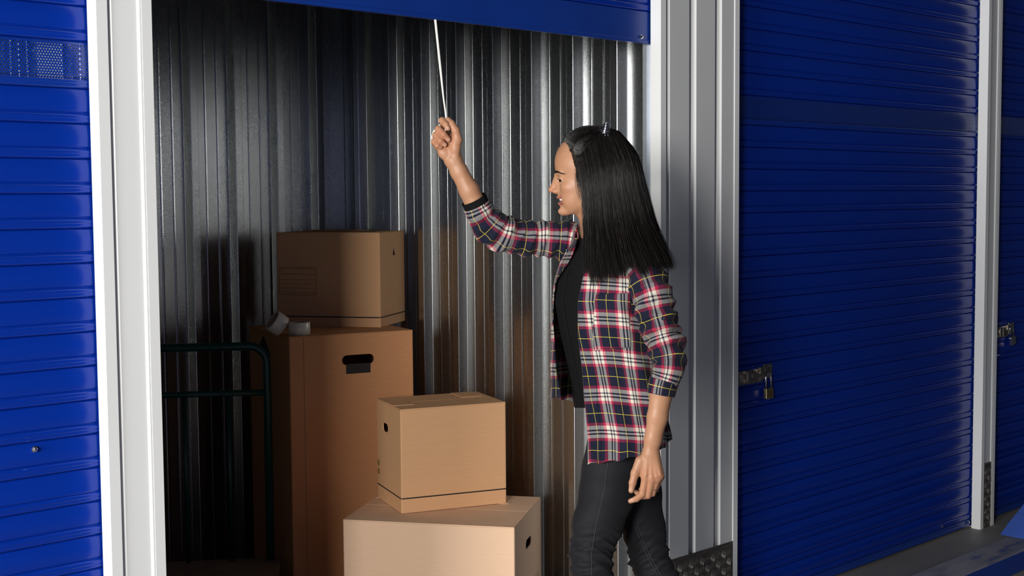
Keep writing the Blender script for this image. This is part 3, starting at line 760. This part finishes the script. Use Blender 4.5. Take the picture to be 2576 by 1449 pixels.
# eyes, teeth, brows
def mk_eye():
    t = NT('eye'); tc = t.n('ShaderNodeTexCoord'); sp = t.n('ShaderNodeSeparateXYZ'); t.l(tc.outputs['Object'], sp.inputs[0])
    r = t.math('SQRT', t.math('ADD', t.math('POWER', sp.outputs[1], 2.0), t.math('POWER', sp.outputs[2], 2.0)))
    t.set(Base_Color=t.ramp(t.math('MULTIPLY', r, 100), [(.0,(.004,.003,.003)),(.26,(.004,.003,.003)),(.30,(.030,.014,.007)),(.66,(.020,.010,.006)),(.72,(.36,.32,.29))]), Roughness=.08); return t.m
M_EYE = mk_eye()
for w in (27, -27):
    mb = MB(); n = 16; prof = [(11.0*SP*math.sin(a), 11.0*SP*math.cos(a)) for a in np.linspace(.001, math.pi-.001, 14)]
    mb.lathe(prof, 22); e = mb.build('eye', M_EYE, person, smooth=True); e.location = to_local([(1416.5,453.5,w)])[0]
    e.rotation_euler = (0, math.radians(-4), math.radians(36 if w > 0 else 14))
tv = []; tf = []
mt = MB(); 
for k in range(9):
    a = (k-4)*.26; cx, cw = 1422-12.5*math.cos(a), 24*math.sin(a); hgt = 4.6 if abs(k-4) < 3 else 3.6
    V = [(cx+dx, 499.5+dy, cw+dw) for dy in (0, hgt) for dx, dw in ((-1.6,-2.1),(-1.6,2.1),(2.2,2.1),(2.2,-2.1))]
    mt.add(to_local(V), [(0,1,2,3),(4,7,6,5),(0,4,5,1),(1,5,6,2),(2,6,7,3),(3,7,4,0)])
mt.build('teeth', simple('tooth_enamel', (.80,.76,.68), .25), person, bevel=.0004)
def strands(name, paths, radii, mat, parent, sides=3):
    """paths (n,k,3) in her own units -> one mesh of thin tapered tubes"""
    n, k, _ = paths.shape; L = to_local(paths.reshape(-1,3)).reshape(n,k,3)
    T = np.gradient(L, axis=1); T /= np.linalg.norm(T, axis=2, keepdims=True)+1e-9
    A = np.cross(T, np.array([0,-1.0,0.15])); A /= np.linalg.norm(A, axis=2, keepdims=True)+1e-9; B2 = np.cross(T, A)
    tp = np.interp(np.linspace(0,1,k), [0,.1,.75,1], [.7,1,.9,.25]); R = (radii[:,None]*tp[None])[:,:,None]*SP
    V = np.stack([L+R*(math.cos(2*math.pi*j/sides)*A+math.sin(2*math.pi*j/sides)*B2) for j in range(sides)], 2).reshape(-1,3)
    base = (np.arange(n)*k*sides)[:,None,None]+(np.arange(k-1)*sides)[None,:,None]; j = np.arange(sides)[None,None,:]; j2 = (j+1) % sides
    Q = np.stack([base+j, base+j2, base+j2+sides, base+j+sides], 3).reshape(-1,4)
    return fast_mesh(name, V, Q, mat, parent, attr={'rnd': np.repeat(np.random.default_rng(n).random(n), k*sides)})
def face_x(y, w, V=Vh):
    """front-most x of the head at height y and breadth w"""
    out = np.zeros(len(y))
    for i in range(len(y)):
        m = (np.abs(V[:,1]-y[i]) < 2.2) & (np.abs(V[:,2]-w[i]) < 2.2); out[i] = V[m,0].min() if m.any() else 1415
    return out
for sg in (1, -1):
    n = 150; s = rng.random(n); w = 9+35*s; y = 434-3.5*np.sin(s*2.6)+4*s**2
    thick = np.interp(s, [0,.25,1], [2.6,2.8,.8]); y = y+(rng.random(n)-.5)*2*thick
    w1 = w+6; y1 = y-.6+2.6*s
    a = np.stack([face_x(y, w*sg)-.2, y, w*sg], 1); b = np.stack([face_x(y1, w1*sg)-.6, y1, w1*sg], 1)
    P = a[:,None]*(1-np.linspace(0,1,4))[None,:,None]+b[:,None]*np.linspace(0,1,4)[None,:,None]; P[:,1:3,0] -= .9
    strands('eyebrow', P, np.full(n,.55), M_HAIR, person)
    n = 40; s = np.linspace(.38,1,n); ang = np.radians(-62+100*s)                       # lashes along the upper lid
    c = np.stack([1416.5-12.6*np.cos(ang), 450.2-1.4*np.sin(s*3.14)+1.8*s, sg*(27+12.6*np.sin(ang))], 1)
    d = np.stack([-3.2*np.cos(ang), -.6-.3*s, sg*3.2*np.sin(ang)], 1)*(.7+.5*s)[:,None]
    t4 = np.linspace(0,1,4); strands('eyelashes', c[:,None]+d[:,None]*t4[None,:,None]+np.array([0,-1.6,0])[None,None]*(t4**2)[None,:,None]+np.array([0,.8,0]), np.full(n,.38), M_HAIR, person)
# ------------------------------------------------------------------ her clothes
PHI = math.radians(25)
FX, FW, LX, LW = -math.cos(PHI), math.sin(PHI), math.sin(PHI), math.cos(PHI)
LEV = np.array([  # y, centre x, half depth, half width
    [572,1508,47,50],[584,1510,50,58],[598,1513,55,72],[613,1515,64,94],[632,1517,79,124],[660,1520,94,148],[700,1521,107,161],[760,1521,116,165],
    [840,1529,111,159],[930,1541,102,153],[1030,1556,100,154],[1100,1566,101,160],[1190,1567,101,162]], float)
def ring(th, y, da=0.0, db=0.0):
    c, a, b = (np.interp(y, LEV[:,0], LEV[:,k]) for k in (1,2,3))
    ct, st = np.cos(th), np.sin(th); e = 1.0                         # slightly boxy section
    ct, st = np.sign(ct)*np.abs(ct)**e, np.sign(st)*np.abs(st)**e
    return c+(a+da)*ct*FX+(b+db)*st*LX, (a+da)*ct*FW+(b+db)*st*LW
def grid_faces(n, m, wrap=False):
    i, j = np.meshgrid(np.arange(n-1), np.arange(m if wrap else m-1), indexing='ij'); j2 = (j+1) % m
    return np.stack([i*m+j, i*m+j2, (i+1)*m+j2, (i+1)*m+j], 2).reshape(-1,4)
def vnoise(p, seed=0, oct=3):
    """cheap smooth noise of any (n,d) array"""
    r = np.random.default_rng(seed); o = np.zeros(len(p)); a = 1.0
    for k in range(oct):
        for q in range(5):
            d = r.normal(size=p.shape[1])*(1.7**k); o += a*np.sin(p@d+r.random()*6.28)/3
        a *= .6
    return o
def cloth(name, V, Q, mat, uv, parent, thick=.0016, flip=False):
    o = fast_mesh(name, to_local(V), Q[:, ::-1] if flip else Q, mat, parent, uv=uv)
    if thick: md = o.modifiers.new('thickness', 'SOLIDIFY'); md.thickness = thick; md.offset = -1
    return o
shirt = empty('plaid_shirt', (0,0,0), 0, person); shirt['label'] = 'open navy, red and white plaid shirt'
# body of the shirt: from the near front edge round the back to the far front edge
NV, NU = 170, 230
HEM_T = np.radians([0,10,40,70,100,135,165,200,235,260,290,330,370]); HEM_Y = [1170,1169,1160,1150,1138,1110,1092,1080,1045,1018,1003,1000,1000]
V = []; UV = []
ts = np.linspace(0,1,NV)
for t in ts:
    s = np.linspace(0,1,NU)
    y0 = 598+t*560
    tn = np.radians(np.interp(y0, [598,700,760,840,1000,1100,1170], [34,30,27,21,13,9,8])); tf = np.radians(360+np.interp(598+t*402, [598,622,640,665,690,715,760,900,1010], [-6,3,4,0,-11,-24,-30,-12,4]))
    th = tn+s*(tf-tn)
    hem = np.interp(th, HEM_T, HEM_Y); y = 598+t*(hem-598)
    x, w = ring(th, y, 6, 6)
    k = np.clip((th-math.radians(225))/math.radians(50), 0, 1); k = k*k*(3-2*k)          # far front hangs straight from the chest
    k = k*np.clip((y-700)/60, 0, 1)
    xc, wc = ring(th, np.minimum(y, 745), 7, 6); xc = xc-.020*(y-740)
    x = x*(1-k)+xc*k; w = w*(1-k)+wc*k
    # drape folds
    thd = np.degrees(th); lo = np.clip((y-680)/420, 0, 1)
    n = 2.2*(1-2*np.abs(np.sin(th*6.5+.8*np.sin(t*4)))**.6)*lo+3.4*np.sin(th*9+1.5*np.sin(t*5))*lo+2.2*np.sin(th*17+2+t*3)*lo**1.5+2.0*vnoise(np.stack([th*3.0, y/60, 0*th],1), 3)
    n += 4.5*np.exp(-((thd-72-.12*(y-760))/7)**2)*np.clip((y-700)/80,0,1)-4*np.exp(-((thd-60-.10*(y-760))/6)**2)*np.clip((y-700)/80,0,1)
    n += 3.2*np.sin((y+1.7*thd)/17)*np.exp(-((thd-95)/28)**2-((y-830)/130)**2)
    w = w+32*np.clip((y-1040)/90,0,1)*np.clip((75-thd)/45,0,1)
    nx, nw = np.cos(th)*FX+np.sin(th)*LX, np.cos(th)*FW+np.sin(th)*LW
    edge = np.exp(-(s/.035)**2); n = n*(1-.7*edge)+3*edge
    V.append(np.stack([x+n*nx, y+1.0*np.sin(th*6+t*9)*lo+2.5*np.sin(th*15+1)*np.clip((t-.9)*10,0,1), w+n*nw], 1))
    UV.append(np.stack([th*150*SP+.0115, (y-598)*SP*1.02+.004*np.sin(th*2)-.00018*(thd-40)*.5], 1))
V = np.concatenate(V); UV = np.concatenate(UV); Q = grid_faces(NV, NU)
TORSO_V = V.reshape(NV,NU,3)
cloth('shirt_body', V, Q, M_PLAID, UV, shirt, flip=True)
# front bands (plackets): doubled cloth along both front edges
for nm, cols, inset in (('placket', range(0,13), 1.6), ('placket', range(NU-13,NU), 1.6)):
    cols = list(cols); G = TORSO_V[6:, cols].copy(); uvp = UV.reshape(NV,NU,2)[6:, cols]
    th = np.arctan2(G[:,:,2], -(G[:,:,0]-1530)); G[:,:,2] += inset; G[:,:,0] -= .6
    cloth(nm, G.reshape(-1,3), grid_faces(NV-6, 13), M_PLAID, uvp.reshape(-1,2), shirt, thick=.0008, flip=True)
# chest pocket on the near front
r0, r1, c0, c1 = int((742-598)/560*NV), int((882-598)/560*NV), 14, 46
G = TORSO_V[r0:r1, c0:c1].copy(); uvp = UV.reshape(NV,NU,2)[r0:r1, c0:c1]+np.array([.004,.006])
G[:,:,2] += 2.2; G[:,:,0] -= .8
rr = np.arange(r1-r0)[:,None]; cc = np.arange(c1-c0)[None]
cloth('pocket', G.reshape(-1,3), grid_faces(r1-r0, c1-c0), M_PLAID, uvp.reshape(-1,2), shirt, thick=.0010, flip=True)
def catmull(P, n):
    P = np.array(P, float); k = len(P); d = np.concatenate([[0], np.cumsum(np.linalg.norm(np.diff(P[:,:3],axis=0),axis=1))]); t = np.linspace(0, d[-1], n)
    out = np.zeros((n, P.shape[1])); M = np.gradient(P, d, axis=0)
    j = np.clip(np.searchsorted(d, t, 'right')-1, 0, k-2); h = (d[j+1]-d[j]); u = ((t-d[j])/h)[:,None]; h = h[:,None]
    out = (2*u**3-3*u**2+1)*P[j]+(u**3-2*u**2+u)*h*M[j]+(-2*u**3+3*u**2)*P[j+1]+(u**3-u**2)*h*M[j+1]
    return out, t
def tube_cloth(path, n, m, wr, uoff=0.0, up=(0,0,1.0), flat=1.0):
    C, t = catmull(path, n); T = np.gradient(C[:,:3], axis=0); T /= np.linalg.norm(T, axis=1, keepdims=True)
    nr = np.array(up)-T[0]*np.dot(up, T[0]); nr /= np.linalg.norm(nr); V = []; UVs = []
    th = np.linspace(0, 2*math.pi, m)
    for i in range(n):
        nr = nr-T[i]*np.dot(nr, T[i]); nr /= np.linalg.norm(nr); b = np.cross(T[i], nr)
        r = C[i,3]+wr(t[i], th, t[-1])
        V.append(C[i,:3]+(r*np.cos(th)*flat)[:,None]*nr+(r*np.sin(th))[:,None]*b)
        UVs.append(np.stack([th*44*SP+uoff, np.full(m, t[i]*SP)], 1))
    return np.concatenate(V), grid_faces(n, m), np.concatenate(UVs)
def wr_near(t, th, L):
    q = t/L; a = np.clip(q*4,0,1)*np.clip((.93-q)*11,0,1)
    n = 2.6*np.sin(t/9.0+1.3*np.sin(th+.5)+.8*np.sin(2*th))+1.9*np.sin(t/5.2+2.1*np.cos(th)+1)+1.5*np.sin(t/14+3*th)
    n2 = 1-2*np.abs(np.sin(t/11.0+1.1*np.sin(th+1.2)+.5*np.sin(3*th+t/60)))**.7
    return a*(n*.8+3.4*n2)*(1+.6*np.exp(-((q-.72)/.16)**2))+1.5*np.sin(3*th+t/30)
near_path = [(1598,664,108,40),(1618,690,132,48),(1637,735,152,51),(1651,790,163,49),(1667,850,172,47),(1681,905,179,43),(1677,945,180,36),(1670,964,179,32)]
V, Q, UV = tube_cloth(near_path, 190, 84, wr_near, .022)
cloth('sleeve', V, Q, M_PLAID, UV, shirt)
cf = [(1671,958,179,36.5),(1667,972,179,35.2),(1663,993,178,34.2)]
V, Q, UV = tube_cloth(cf, 14, 64, lambda t, th, L: .6*np.sin(4*th+t/9)+.0*th, .05); UV[:,1] += .06
cloth('cuff', V, Q, M_PLAID, UV, shirt)
def wr_far(t, th, L):
    q = t/L; a = np.clip(q*5,0,1)*np.clip((1-q)*10,0,1)
    n = 2.8*np.sin(t/8.0+1.1*np.sin(th+2)+.7*np.sin(2*th))+1.8*np.sin(t/4.8+1.9*np.cos(th))+1.2*np.sin(t/15+2*th)
    n2 = 1-2*np.abs(np.sin(t/10.0+1.2*np.sin(th+2.2)+.5*np.sin(3*th+t/50)))**.7
    return a*(n*.8+2.8*n2)+1.2*np.sin(3*th+t/26)
far_path = [(1480,612,-108,48),(1430,604,-120,48),(1370,600,-118,45),(1305,597,-106,43),(1256,584,-94,45),(1224,560,-85,42),(1207,536,-78,36.5),(1198,517,-74,33)]
V, Q, UV = tube_cloth(far_path, 190, 84, wr_far, .041)
cloth('sleeve', V, Q, M_PLAID, UV, shirt)
# collar: stand and fold
V = []; UV = []; NC = 90
for k, (y, da, db) in enumerate(((604,-2,-6),(585,2,2),(566,5,6),(556,7,9),(553,10,13),(557,15,19),(570,20,26),(586,24,32),(602,27,38))):
    s = np.linspace(0,1,NC); th = math.radians(24)+s*math.radians(312)
    dip = np.interp(s, [0,.12,.5,.88,1], [26,8,-4,6,20]); spread = np.interp(s, [0,.1,.5,.9,1], [0,1,1,1,.25])*(0 if k < 4 else 1)
    ct, st = np.cos(th), np.sin(th); a, b = 48+da*(1 if k < 4 else .4+.6*spread), 54+db*(1 if k < 4 else .4+.6*spread)
    V.append(np.stack([1507+a*ct*FX+b*st*LX, y+dip, a*ct*FW+b*st*LW], 1)); UV.append(np.stack([s*.36, np.full(NC, k*.011+.02)], 1))
cloth('collar', np.concatenate(V), grid_faces(9, NC), M_PLAID, np.concatenate(UV), shirt, flip=True)
def button(p, nrm):
    M = Matrix.Translation(to_local([p])[0]) @ Vector(nrm).to_track_quat('Z','Y').to_matrix().to_4x4()
    mb = MB(); mb.lathe([(.0001,.0),(.0052,.0),(.0055,.0012),(.0046,.0024),(.0034,.0018),(.0001,.0018)], 16, M)
    return mb.build('button', simple('dark_button', (.012,.014,.03), .25), shirt, smooth=True)
button((1428,630,54), (-.5,-.85,.1)); button((1668,800,216), (.1,-1,0)); button((1692,972,208), (.6,-.8,0))
# black tee under it, with its sleeve ends showing at the raised arm
V = []; NT_, MT = 90, 110
for t in np.linspace(0,1,NT_):
    th = np.linspace(0, 2*math.pi, MT); y = 574+t*452+0*th; x, w = ring(th, y, -1, -2)
    dip = 22*np.clip(1-t*6,0,1)*(.5+.5*np.cos(th)); n = 1.0*vnoise(np.stack([th*1.5, y/90, 0*th],1), 9, 2)*np.clip(t*4,0,1)
    V.append(np.stack([x+n*FX*np.cos(th), y+dip+6*(1-np.cos(th))*t*0, w+n*FW], 1))
cloth('tee', np.concatenate(V), grid_faces(NT_, MT), M_TEE, None, person, thick=.0012, flip=True)
V, Q, UV = tube_cloth([(1206,534,-78,33.5),(1200,520,-75,31.5),(1195,508,-73,30.5),(1191,500,-71,30)], 18, 60, lambda t, th, L: .7*np.sin(th*26)+.8*np.sin(2*th+t/8), 0)
cloth('tee_cuff', V, Q, M_TEE, UV, person)

# --- trousers and shoes
S = SDF((1380,1040,-190), (1800,1812,190), 2.6)
S.ell((1564,1105,0), (80,105,104), 20)
S.chain([(1545,1125,40,70),(1535,1185,52,70),(1527,1240,66,69),(1503,1320,76,62),(1488,1388,80,55.5),(1490,1440,78,53),(1512,1560,76,50),(1528,1690,74,37),(1530,1795,74,33)], 14)
S.chain([(1578,1130,-56,74),(1598,1240,-68,64),(1618,1330,-68,54),(1634,1405,-68,50),(1662,1470,-66,50),(1712,1590,-62,46),(1758,1720,-60,35),(1778,1795,-60,31)], 14)
S.D[:, :int((1062-1040)/2.6), :] = np.maximum(S.D[:, :int((1062-1040)/2.6), :], 4)
Vs, Qs = S.mesh(); Vs = smooth_mesh(Vs, Qs, 4, .5); del S
def leg_wrinkle(V):
    x, y, w = V[:,0], V[:,1], V[:,2]
    kn = np.exp(-((y-1400)/62)**2)+.35*np.exp(-((y-1560)/90)**2)+.35*np.exp(-((y-1770)/50)**2)
    far = 1/(1+np.exp(-(w*-1)/6)); ph = (y+np.where(w > 0, -.15*(x-1490), .42*(x-1630)))
    n = 3.4*(1-2*np.abs(np.sin(ph/11+.9*np.sin(x/23)+w/50))**.55)*kn+1.7*(1-2*np.abs(np.sin(ph/6.3+np.sin(x/15+1)+w/35))**.6)*kn+1.2*np.sin(ph/4.1+x/9)*kn+1.6*vnoise(V/45, 12)
    return n
nrm_c = np.stack([np.where(Vs[:,2] > 0, np.interp(Vs[:,1], [1130,1230,1320,1388,1440,1560,1690], [1538,1527,1503,1488,1490,1512,1528]), np.interp(Vs[:,1], [1130,1240,1330,1405,1470,1590,1720], [1575,1598,1618,1634,1662,1712,1758])), np.where(Vs[:,2] > 0, 77, -67)], 1)
dv = np.stack([Vs[:,0]-nrm_c[:,0], Vs[:,2]-nrm_c[:,1]], 1); dv /= np.linalg.norm(dv, axis=1, keepdims=True)+1e-6
wn_ = leg_wrinkle(Vs)*np.clip((Vs[:,1]-1190)/60, 0, 1); Vs[:,0] += dv[:,0]*wn_; Vs[:,2] += dv[:,1]*wn_
trousers = fast_mesh('trousers', to_local(Vs), Qs, M_DENIM, person)
def on_surf(V, x, y, side=1, r=6):
    m = (np.abs(V[:,0]-x) < r) & (np.abs(V[:,1]-y) < r) & ((V[:,2] > 0) if side > 0 else (V[:,2] < 20))
    return V[m,2].max() if m.any() else 0
seam = [(x, y, on_surf(Vs, x, y)+.6) for x, y in zip(np.interp(np.linspace(1150,1449,50), [1150,1230,1320,1390,1449], [1531,1521,1500,1489,1489]), np.linspace(1150,1449,50))]
MB().tube(to_local(seam), .0007, 5).build('side_seam', M_THREAD, trousers, smooth=True)
for off in (0, 7):
    seam = [(x+off, y, on_surf(Vs, x+off, y, -1)+.3) for x, y in zip(np.interp(np.linspace(1310,1449,30), [1310,1360,1400,1449], [1592,1612,1630,1656]), np.linspace(1310,1449,30))]
    MB().tube(to_local(seam), .0007, 5).build('inner_seam', M_THREAD, trousers, smooth=True)
floor_y = lambda x, w: 0
def shoe(x, w, yb, tilt):
    s = SDF((x-175,yb-110,w-60), (x+80,yb+12,w+60), 2.4)
    s.cap((x,yb-75,w), (x-5,yb-38,w), 38, 40, 12); s.cap((x+8,yb-30,w), (x-95,yb-24,w), 36, 28, 16, wz=1.0); s.ell((x-105,yb-20,w), (42,24,40), 12)
    s.D[:, int((yb-(yb-110))/2.4):, :] = np.maximum(s.D[:, int(110/2.4):, :], 3); V, Q = s.mesh(); V = smooth_mesh(V, Q, 2, .4)
    return V, Q
def ground_y(x, w):
    ys = np.linspace(1700, 2000, 600); z = to_world(np.stack([np.full(600,x), ys, np.full(600,w)],1))[:,2]; return float(np.interp(0, z[::-1], ys[::-1]))
for x, w in ((1532,74),(1782,-60)):
    yb = ground_y(x-60, w); V, Q = shoe(x, w, yb, 0); L = to_local(V); L[:,2] = np.maximum(L[:,2], 0.0)
    fast_mesh('shoe', L, Q, simple('black_leather', (.012,.012,.013), .4), person)
# ------------------------------------------------------------------ hair
HAIRBASE = SDF((1396,300,-100), (1716,726,200), 3.0)
HAIRBASE.ell((1497,410,0), (90,90,74), 10)
HAIRBASE.ell((1458,376,0), (34,28,44), 14)
HAIRBASE.ell((1543,452,8), (72,105,74), 20); HAIRBASE.ell((1548,540,25), (76,110,72), 22)
HAIRBASE.ell((1578,610,48), (80,80,58), 24, rot=18)
_d = HAIRBASE.D; X, Y, W = np.meshgrid(*[HAIRBASE.lo[i]+HAIRBASE.h*np.arange(HAIRBASE.n[i]) for i in range(3)], indexing='ij')
# cut the face free: hairline runs over the forehead and down in front of the ear
hl = np.interp(Y, [318,345,366,374,385,400,420,440,470,520,600,700], [1395,1407,1417,1440,1447,1451,1457,1464,1470,1473,1476,1482])
hl = hl+np.where(np.abs(W) < 40, -14*(1-(np.abs(W)/40)**2)*(Y > 372)*0, 0)
inner = (Y > 372)
cut = hl-X
HAIRBASE.D = np.maximum(_d, cut.astype(np.float32)); HAIRBASE.D = np.maximum(HAIRBASE.D, (Y-(700-.10*(X-1480))).astype(np.float32))
Vb2, Qb2 = HAIRBASE.mesh(); Vb2 = smooth_mesh(Vb2, Qb2, 4, .5); del HAIRBASE, X, Y, W, cut, hl
hair = empty('hair', (0,0,0), 0, person); hair['label'] = 'long straight black hair clipped back at the crown'
fast_mesh('hair_mass', to_local(Vb2), Qb2, M_HAIRBASE, hair)
def sample_curve(P, t):
    P = np.array(P, float); d = np.linspace(0,1,len(P)); out = np.stack([np.interp(t, d, P[:,i]) for i in range(P.shape[1])], -1); return out
K = 15; tt = np.linspace(0,1,K)
def smooth_path(P):
    C, _ = catmull(P, K); return C
# guides down the near side, front edge -> back edge (x, y, w)
G = [smooth_path(g) for g in (
    [(1446,388,60),(1457,420,69),(1466,470,76),(1470,540,84),(1475,620,100),(1478,728,132)],
    [(1466,352,56),(1482,410,76),(1490,480,86),(1494,550,98),(1502,630,126),(1512,726,158)],
    [(1500,330,44),(1516,400,80),(1526,480,92),(1534,560,108),(1550,640,150),(1566,712,186)],
    [(1528,324,30),(1552,385,74),(1566,470,88),(1580,560,112),(1602,635,166),(1624,704,202)],
    [(1545,326,16),(1582,382,54),(1600,470,72),(1616,560,96),(1642,635,152),(1664,698,192)],
    [(1554,330,0),(1598,384,24),(1620,470,40),(1640,560,62),(1666,630,112),(1690,686,150)],
    [(1552,330,-20),(1598,390,-8),(1622,475,0),(1641,565,8),(1666,640,40),(1688,680,70)])]
G = np.array(G)
def guided(n, lift, seed):
    r = np.random.default_rng(seed); s = r.random(n)*(len(G)-1.001); i = s.astype(int); f = (s-i)[:,None,None]
    P = G[i]*(1-f)+G[i+1]*f
    ph = r.random((n,1))*6.28
    P = P.copy(); wob = np.sin(tt[None]*5+ph)*(1.2+3*tt[None])+np.sin(tt[None]*11+ph*3)*1.1*tt[None]
    clump = (np.sin(s*37)*3.5+np.sin(s*83+1)*2.5)[:,None]*tt[None]
    P[:,:,0] += wob+clump+r.normal(size=(n,1))*1.5+r.normal(size=(n,1))*tt[None]**2*8
    lk = (s*4.3).astype(int) % 64; P[:,:,0] += ((np.random.default_rng(78).random(64)[lk]-.5)*16)[:,None]*tt[None]**2.5-((s*4.3-np.floor(s*4.3)-.5)*9)[:,None]*tt[None]**3
    P[:,:,2] += lift*(r.random((n,1))*1.2-.35)*np.interp(tt, [0,.2,1], [.35,1,1.15])[None]+np.cos(s*37)[:,None]*2.5*tt[None]
    L = 1-np.abs(r.normal(size=(n,1)))*.07-.05*r.random((n,1))*(.5+.5*np.sin(s*51))[:,None]-(.11*np.random.default_rng(77).random(64)[(s*4.3).astype(int) % 64]**1.5)[:,None]; P0 = P.copy()
    for a in range(n): P[a] = sample_curve(P0[a], np.linspace(0, L[a,0]*1.0, K))
    return P
st = guided(8200, 9, 1)
strands('long_strands', st, .28+.42*np.random.default_rng(5).random(len(st))**2+.0, M_HAIR, hair)['kind'] = 'stuff'
# hair swept back from the forehead to the clip
n = 3200; r = np.random.default_rng(3); q = r.random(n)
w0 = (r.random(n)*2-1)*62; a0 = np.abs(w0)/62
x0 = 1415+28*a0**2+r.random(n)*4; y0 = 371+10*a0**1.8+r.normal(size=n)*1.5
# side hairline towards the ear for some
sd = r.random(n) < .35; q5 = r.random(n); x0 = np.where(sd, 1441+q5*14+r.random(n)*4, x0); y0 = np.where(sd, 376+q5*58, y0); w0 = np.where(sd, 60+6*r.random(n), w0)
end = np.stack([1528+r.normal(size=n)*7, 331+r.normal(size=n)*4, np.where(sd, 24, w0*.35)+r.normal(size=n)*4], 1)
P = np.zeros((n,K,3)); u = tt[None]
top = np.where(sd, 16, 30)*(1-.45*a0)*(.75+.35*r.random(n))
for k in range(3): P[:,:,k] = np.stack([x0,y0,w0],1)[:,k:k+1]*(1-u)+end[:,k:k+1]*u
P[:,:,1] -= top[:,None]*np.sin(math.pi*u**.75); P[:,:,0] -= np.where(sd, 2, 6)[:,None]*np.sin(math.pi*u**.5)*(1-u)
P[:,:,2] += np.where(sd, 16, 6*np.sign(w0)*a0)[:,None]*np.sin(math.pi*u)
strands('swept_strands', P, .3+.4*r.random(n), M_HAIR, hair)['kind'] = 'stuff'
# loose flyaway hairs
fl = guided(110, 16, 8); fl[:,:,0] += np.random.default_rng(2).normal(size=(110,1))*tt[None]**1.5*12; fl[:,:,0] += (np.arange(110)[:,None] % 3 == 0)*tt[None]**2*14
strands('flyaway_hairs', fl, np.full(110,.28), M_HAIR, hair)['kind'] = 'stuff'
# wisps at the temple
n = 160; r = np.random.default_rng(11); x = 1450+r.random(n)*16; y = 385+r.random(n)*60; P = np.zeros((n,K,3))
for i in range(n):
    P[i,:,0] = x[i]-5*r.random()+tt*(6+10*r.random())-6*np.sin(tt*3)*r.random(); P[i,:,1] = y[i]+tt*(14+70*r.random()*(y[i] > 415)); P[i,:,2] = 62+12*tt+4*np.sin(tt*3)
strands('temple_wisps', P, np.full(n,.3), M_HAIR, hair)['kind'] = 'stuff'
# fine short hairs softening the hairline
n = 900; r = np.random.default_rng(21); yy = 376+r.random(n)**1.2*90; xb = np.interp(yy, [364,368,374,385,400,420,440,470], [1418,1428,1438,1445,1449,1455,1462,1468])
w0 = np.interp(yy, [364,374,390,470], [20,48,60,70])*np.where(yy < 374, r.random(n)*2.2-1.1, 1)
P = np.zeros((n,K,3)); ln = 8+16*r.random(n); dx = .55+.5*r.random(n); dy = np.interp(yy, [364,385,410,470], [-.55,-.1,.5,1.0])+.35*r.normal(size=n)
P[:,:,0] = (xb-4-5*r.random(n))[:,None]+(ln*dx)[:,None]*tt[None]-2.5*np.sin(tt[None]*3)*r.random((n,1))
P[:,:,1] = yy[:,None]+(ln*dy)[:,None]*tt[None]; P[:,:,2] = w0[:,None]+7*tt[None]*np.sign(w0)[:,None]+2
strands('hairline_fuzz', P, np.full(n,.26), simple('fine_brown_hair', (.030,.018,.011), .45), hair)['kind'] = 'stuff'
# silver claw clip
cl = empty('hair_clip', (0,0,0), 0, person); cl['label'] = 'silver ribbed claw clip'
rows = []; m_ = 21
for k in range(19):
    f = k/18; y = 312+25*f; hw_ = 7.5+9.5*f; x = 1526-4*f; out = 1.7*math.sin(f*4.5*2*math.pi)
    rows += [(x+(hw_+out)*math.cos(a), y-4*math.sin(a)*(1-f)+1.2*math.cos(2*a), 20+(24+8*f+out)*math.sin(a)) for a in np.linspace(.05, math.pi-.05, m_)]
o = fast_mesh('clip_shell', to_local(rows), grid_faces(19, m_), M_CHROME, cl); o.modifiers.new('t','SOLIDIFY').thickness = .0012
mb = MB()
for k in range(7):
    a = .25+.44*k; mb.tube(to_local([(1522+17*math.cos(a), 336, 20+31*math.sin(a)),(1522+17.5*math.cos(a), 343, 21+33*math.sin(a))]), [.0022,.0007], 6)
mb.build('clip_teeth', M_CHROME, cl, smooth=True)
# finger rings
def finger_ring(c, d, r):
    c = np.array(c, float); d = unit(d); a = unit(np.cross(d, [0,0,1.0])); b = np.cross(d, a)
    pts = [c+r*(math.cos(q)*a+math.sin(q)*b) for q in np.linspace(0, 2*math.pi, 25)]
    MB().tube(to_local(pts), .0012, 8, cap=False).build('finger_ring', M_CHROME, person, smooth=True)
finger_ring(RP(1098.5,345,2), (-6,-12,28), 9.6)
finger_ring(LP(1645,1229,-9), (-12,36,-15), 9.2)
# ------------------------------------------------------------------ the rope she pulls
top = np.array([2.4015, .055, 1.9905]); Ph = lambda x, y, w: to_world([RP(x,y,w)])[0]
grip = Ph(1122,306,8)
pts = [top]+[top+(grip-top)*t for t in (.25,.5,.75)]+[grip, Ph(1121,318,14), Ph(1119,334,13), Ph(1108,346,13), Ph(1097,352,5), Ph(1089,356,-2), Ph(1087,346,-6), Ph(1091,332,-4), Ph(1099,322,-2), Ph(1107,314,2)]
rp = empty('pull_rope', tuple(top))
C, _ = catmull(np.array([p-top for p in pts]), 120)
MB().tube(C, np.interp(np.arange(120), [0,40,62,119], [.0036,.0036,.0026,.0026]), 8).build('rope_strand', M_ROPE, rp, smooth=True)
tag(rp, 'thin white rope hanging from the open blue door into her hand', 'rope')
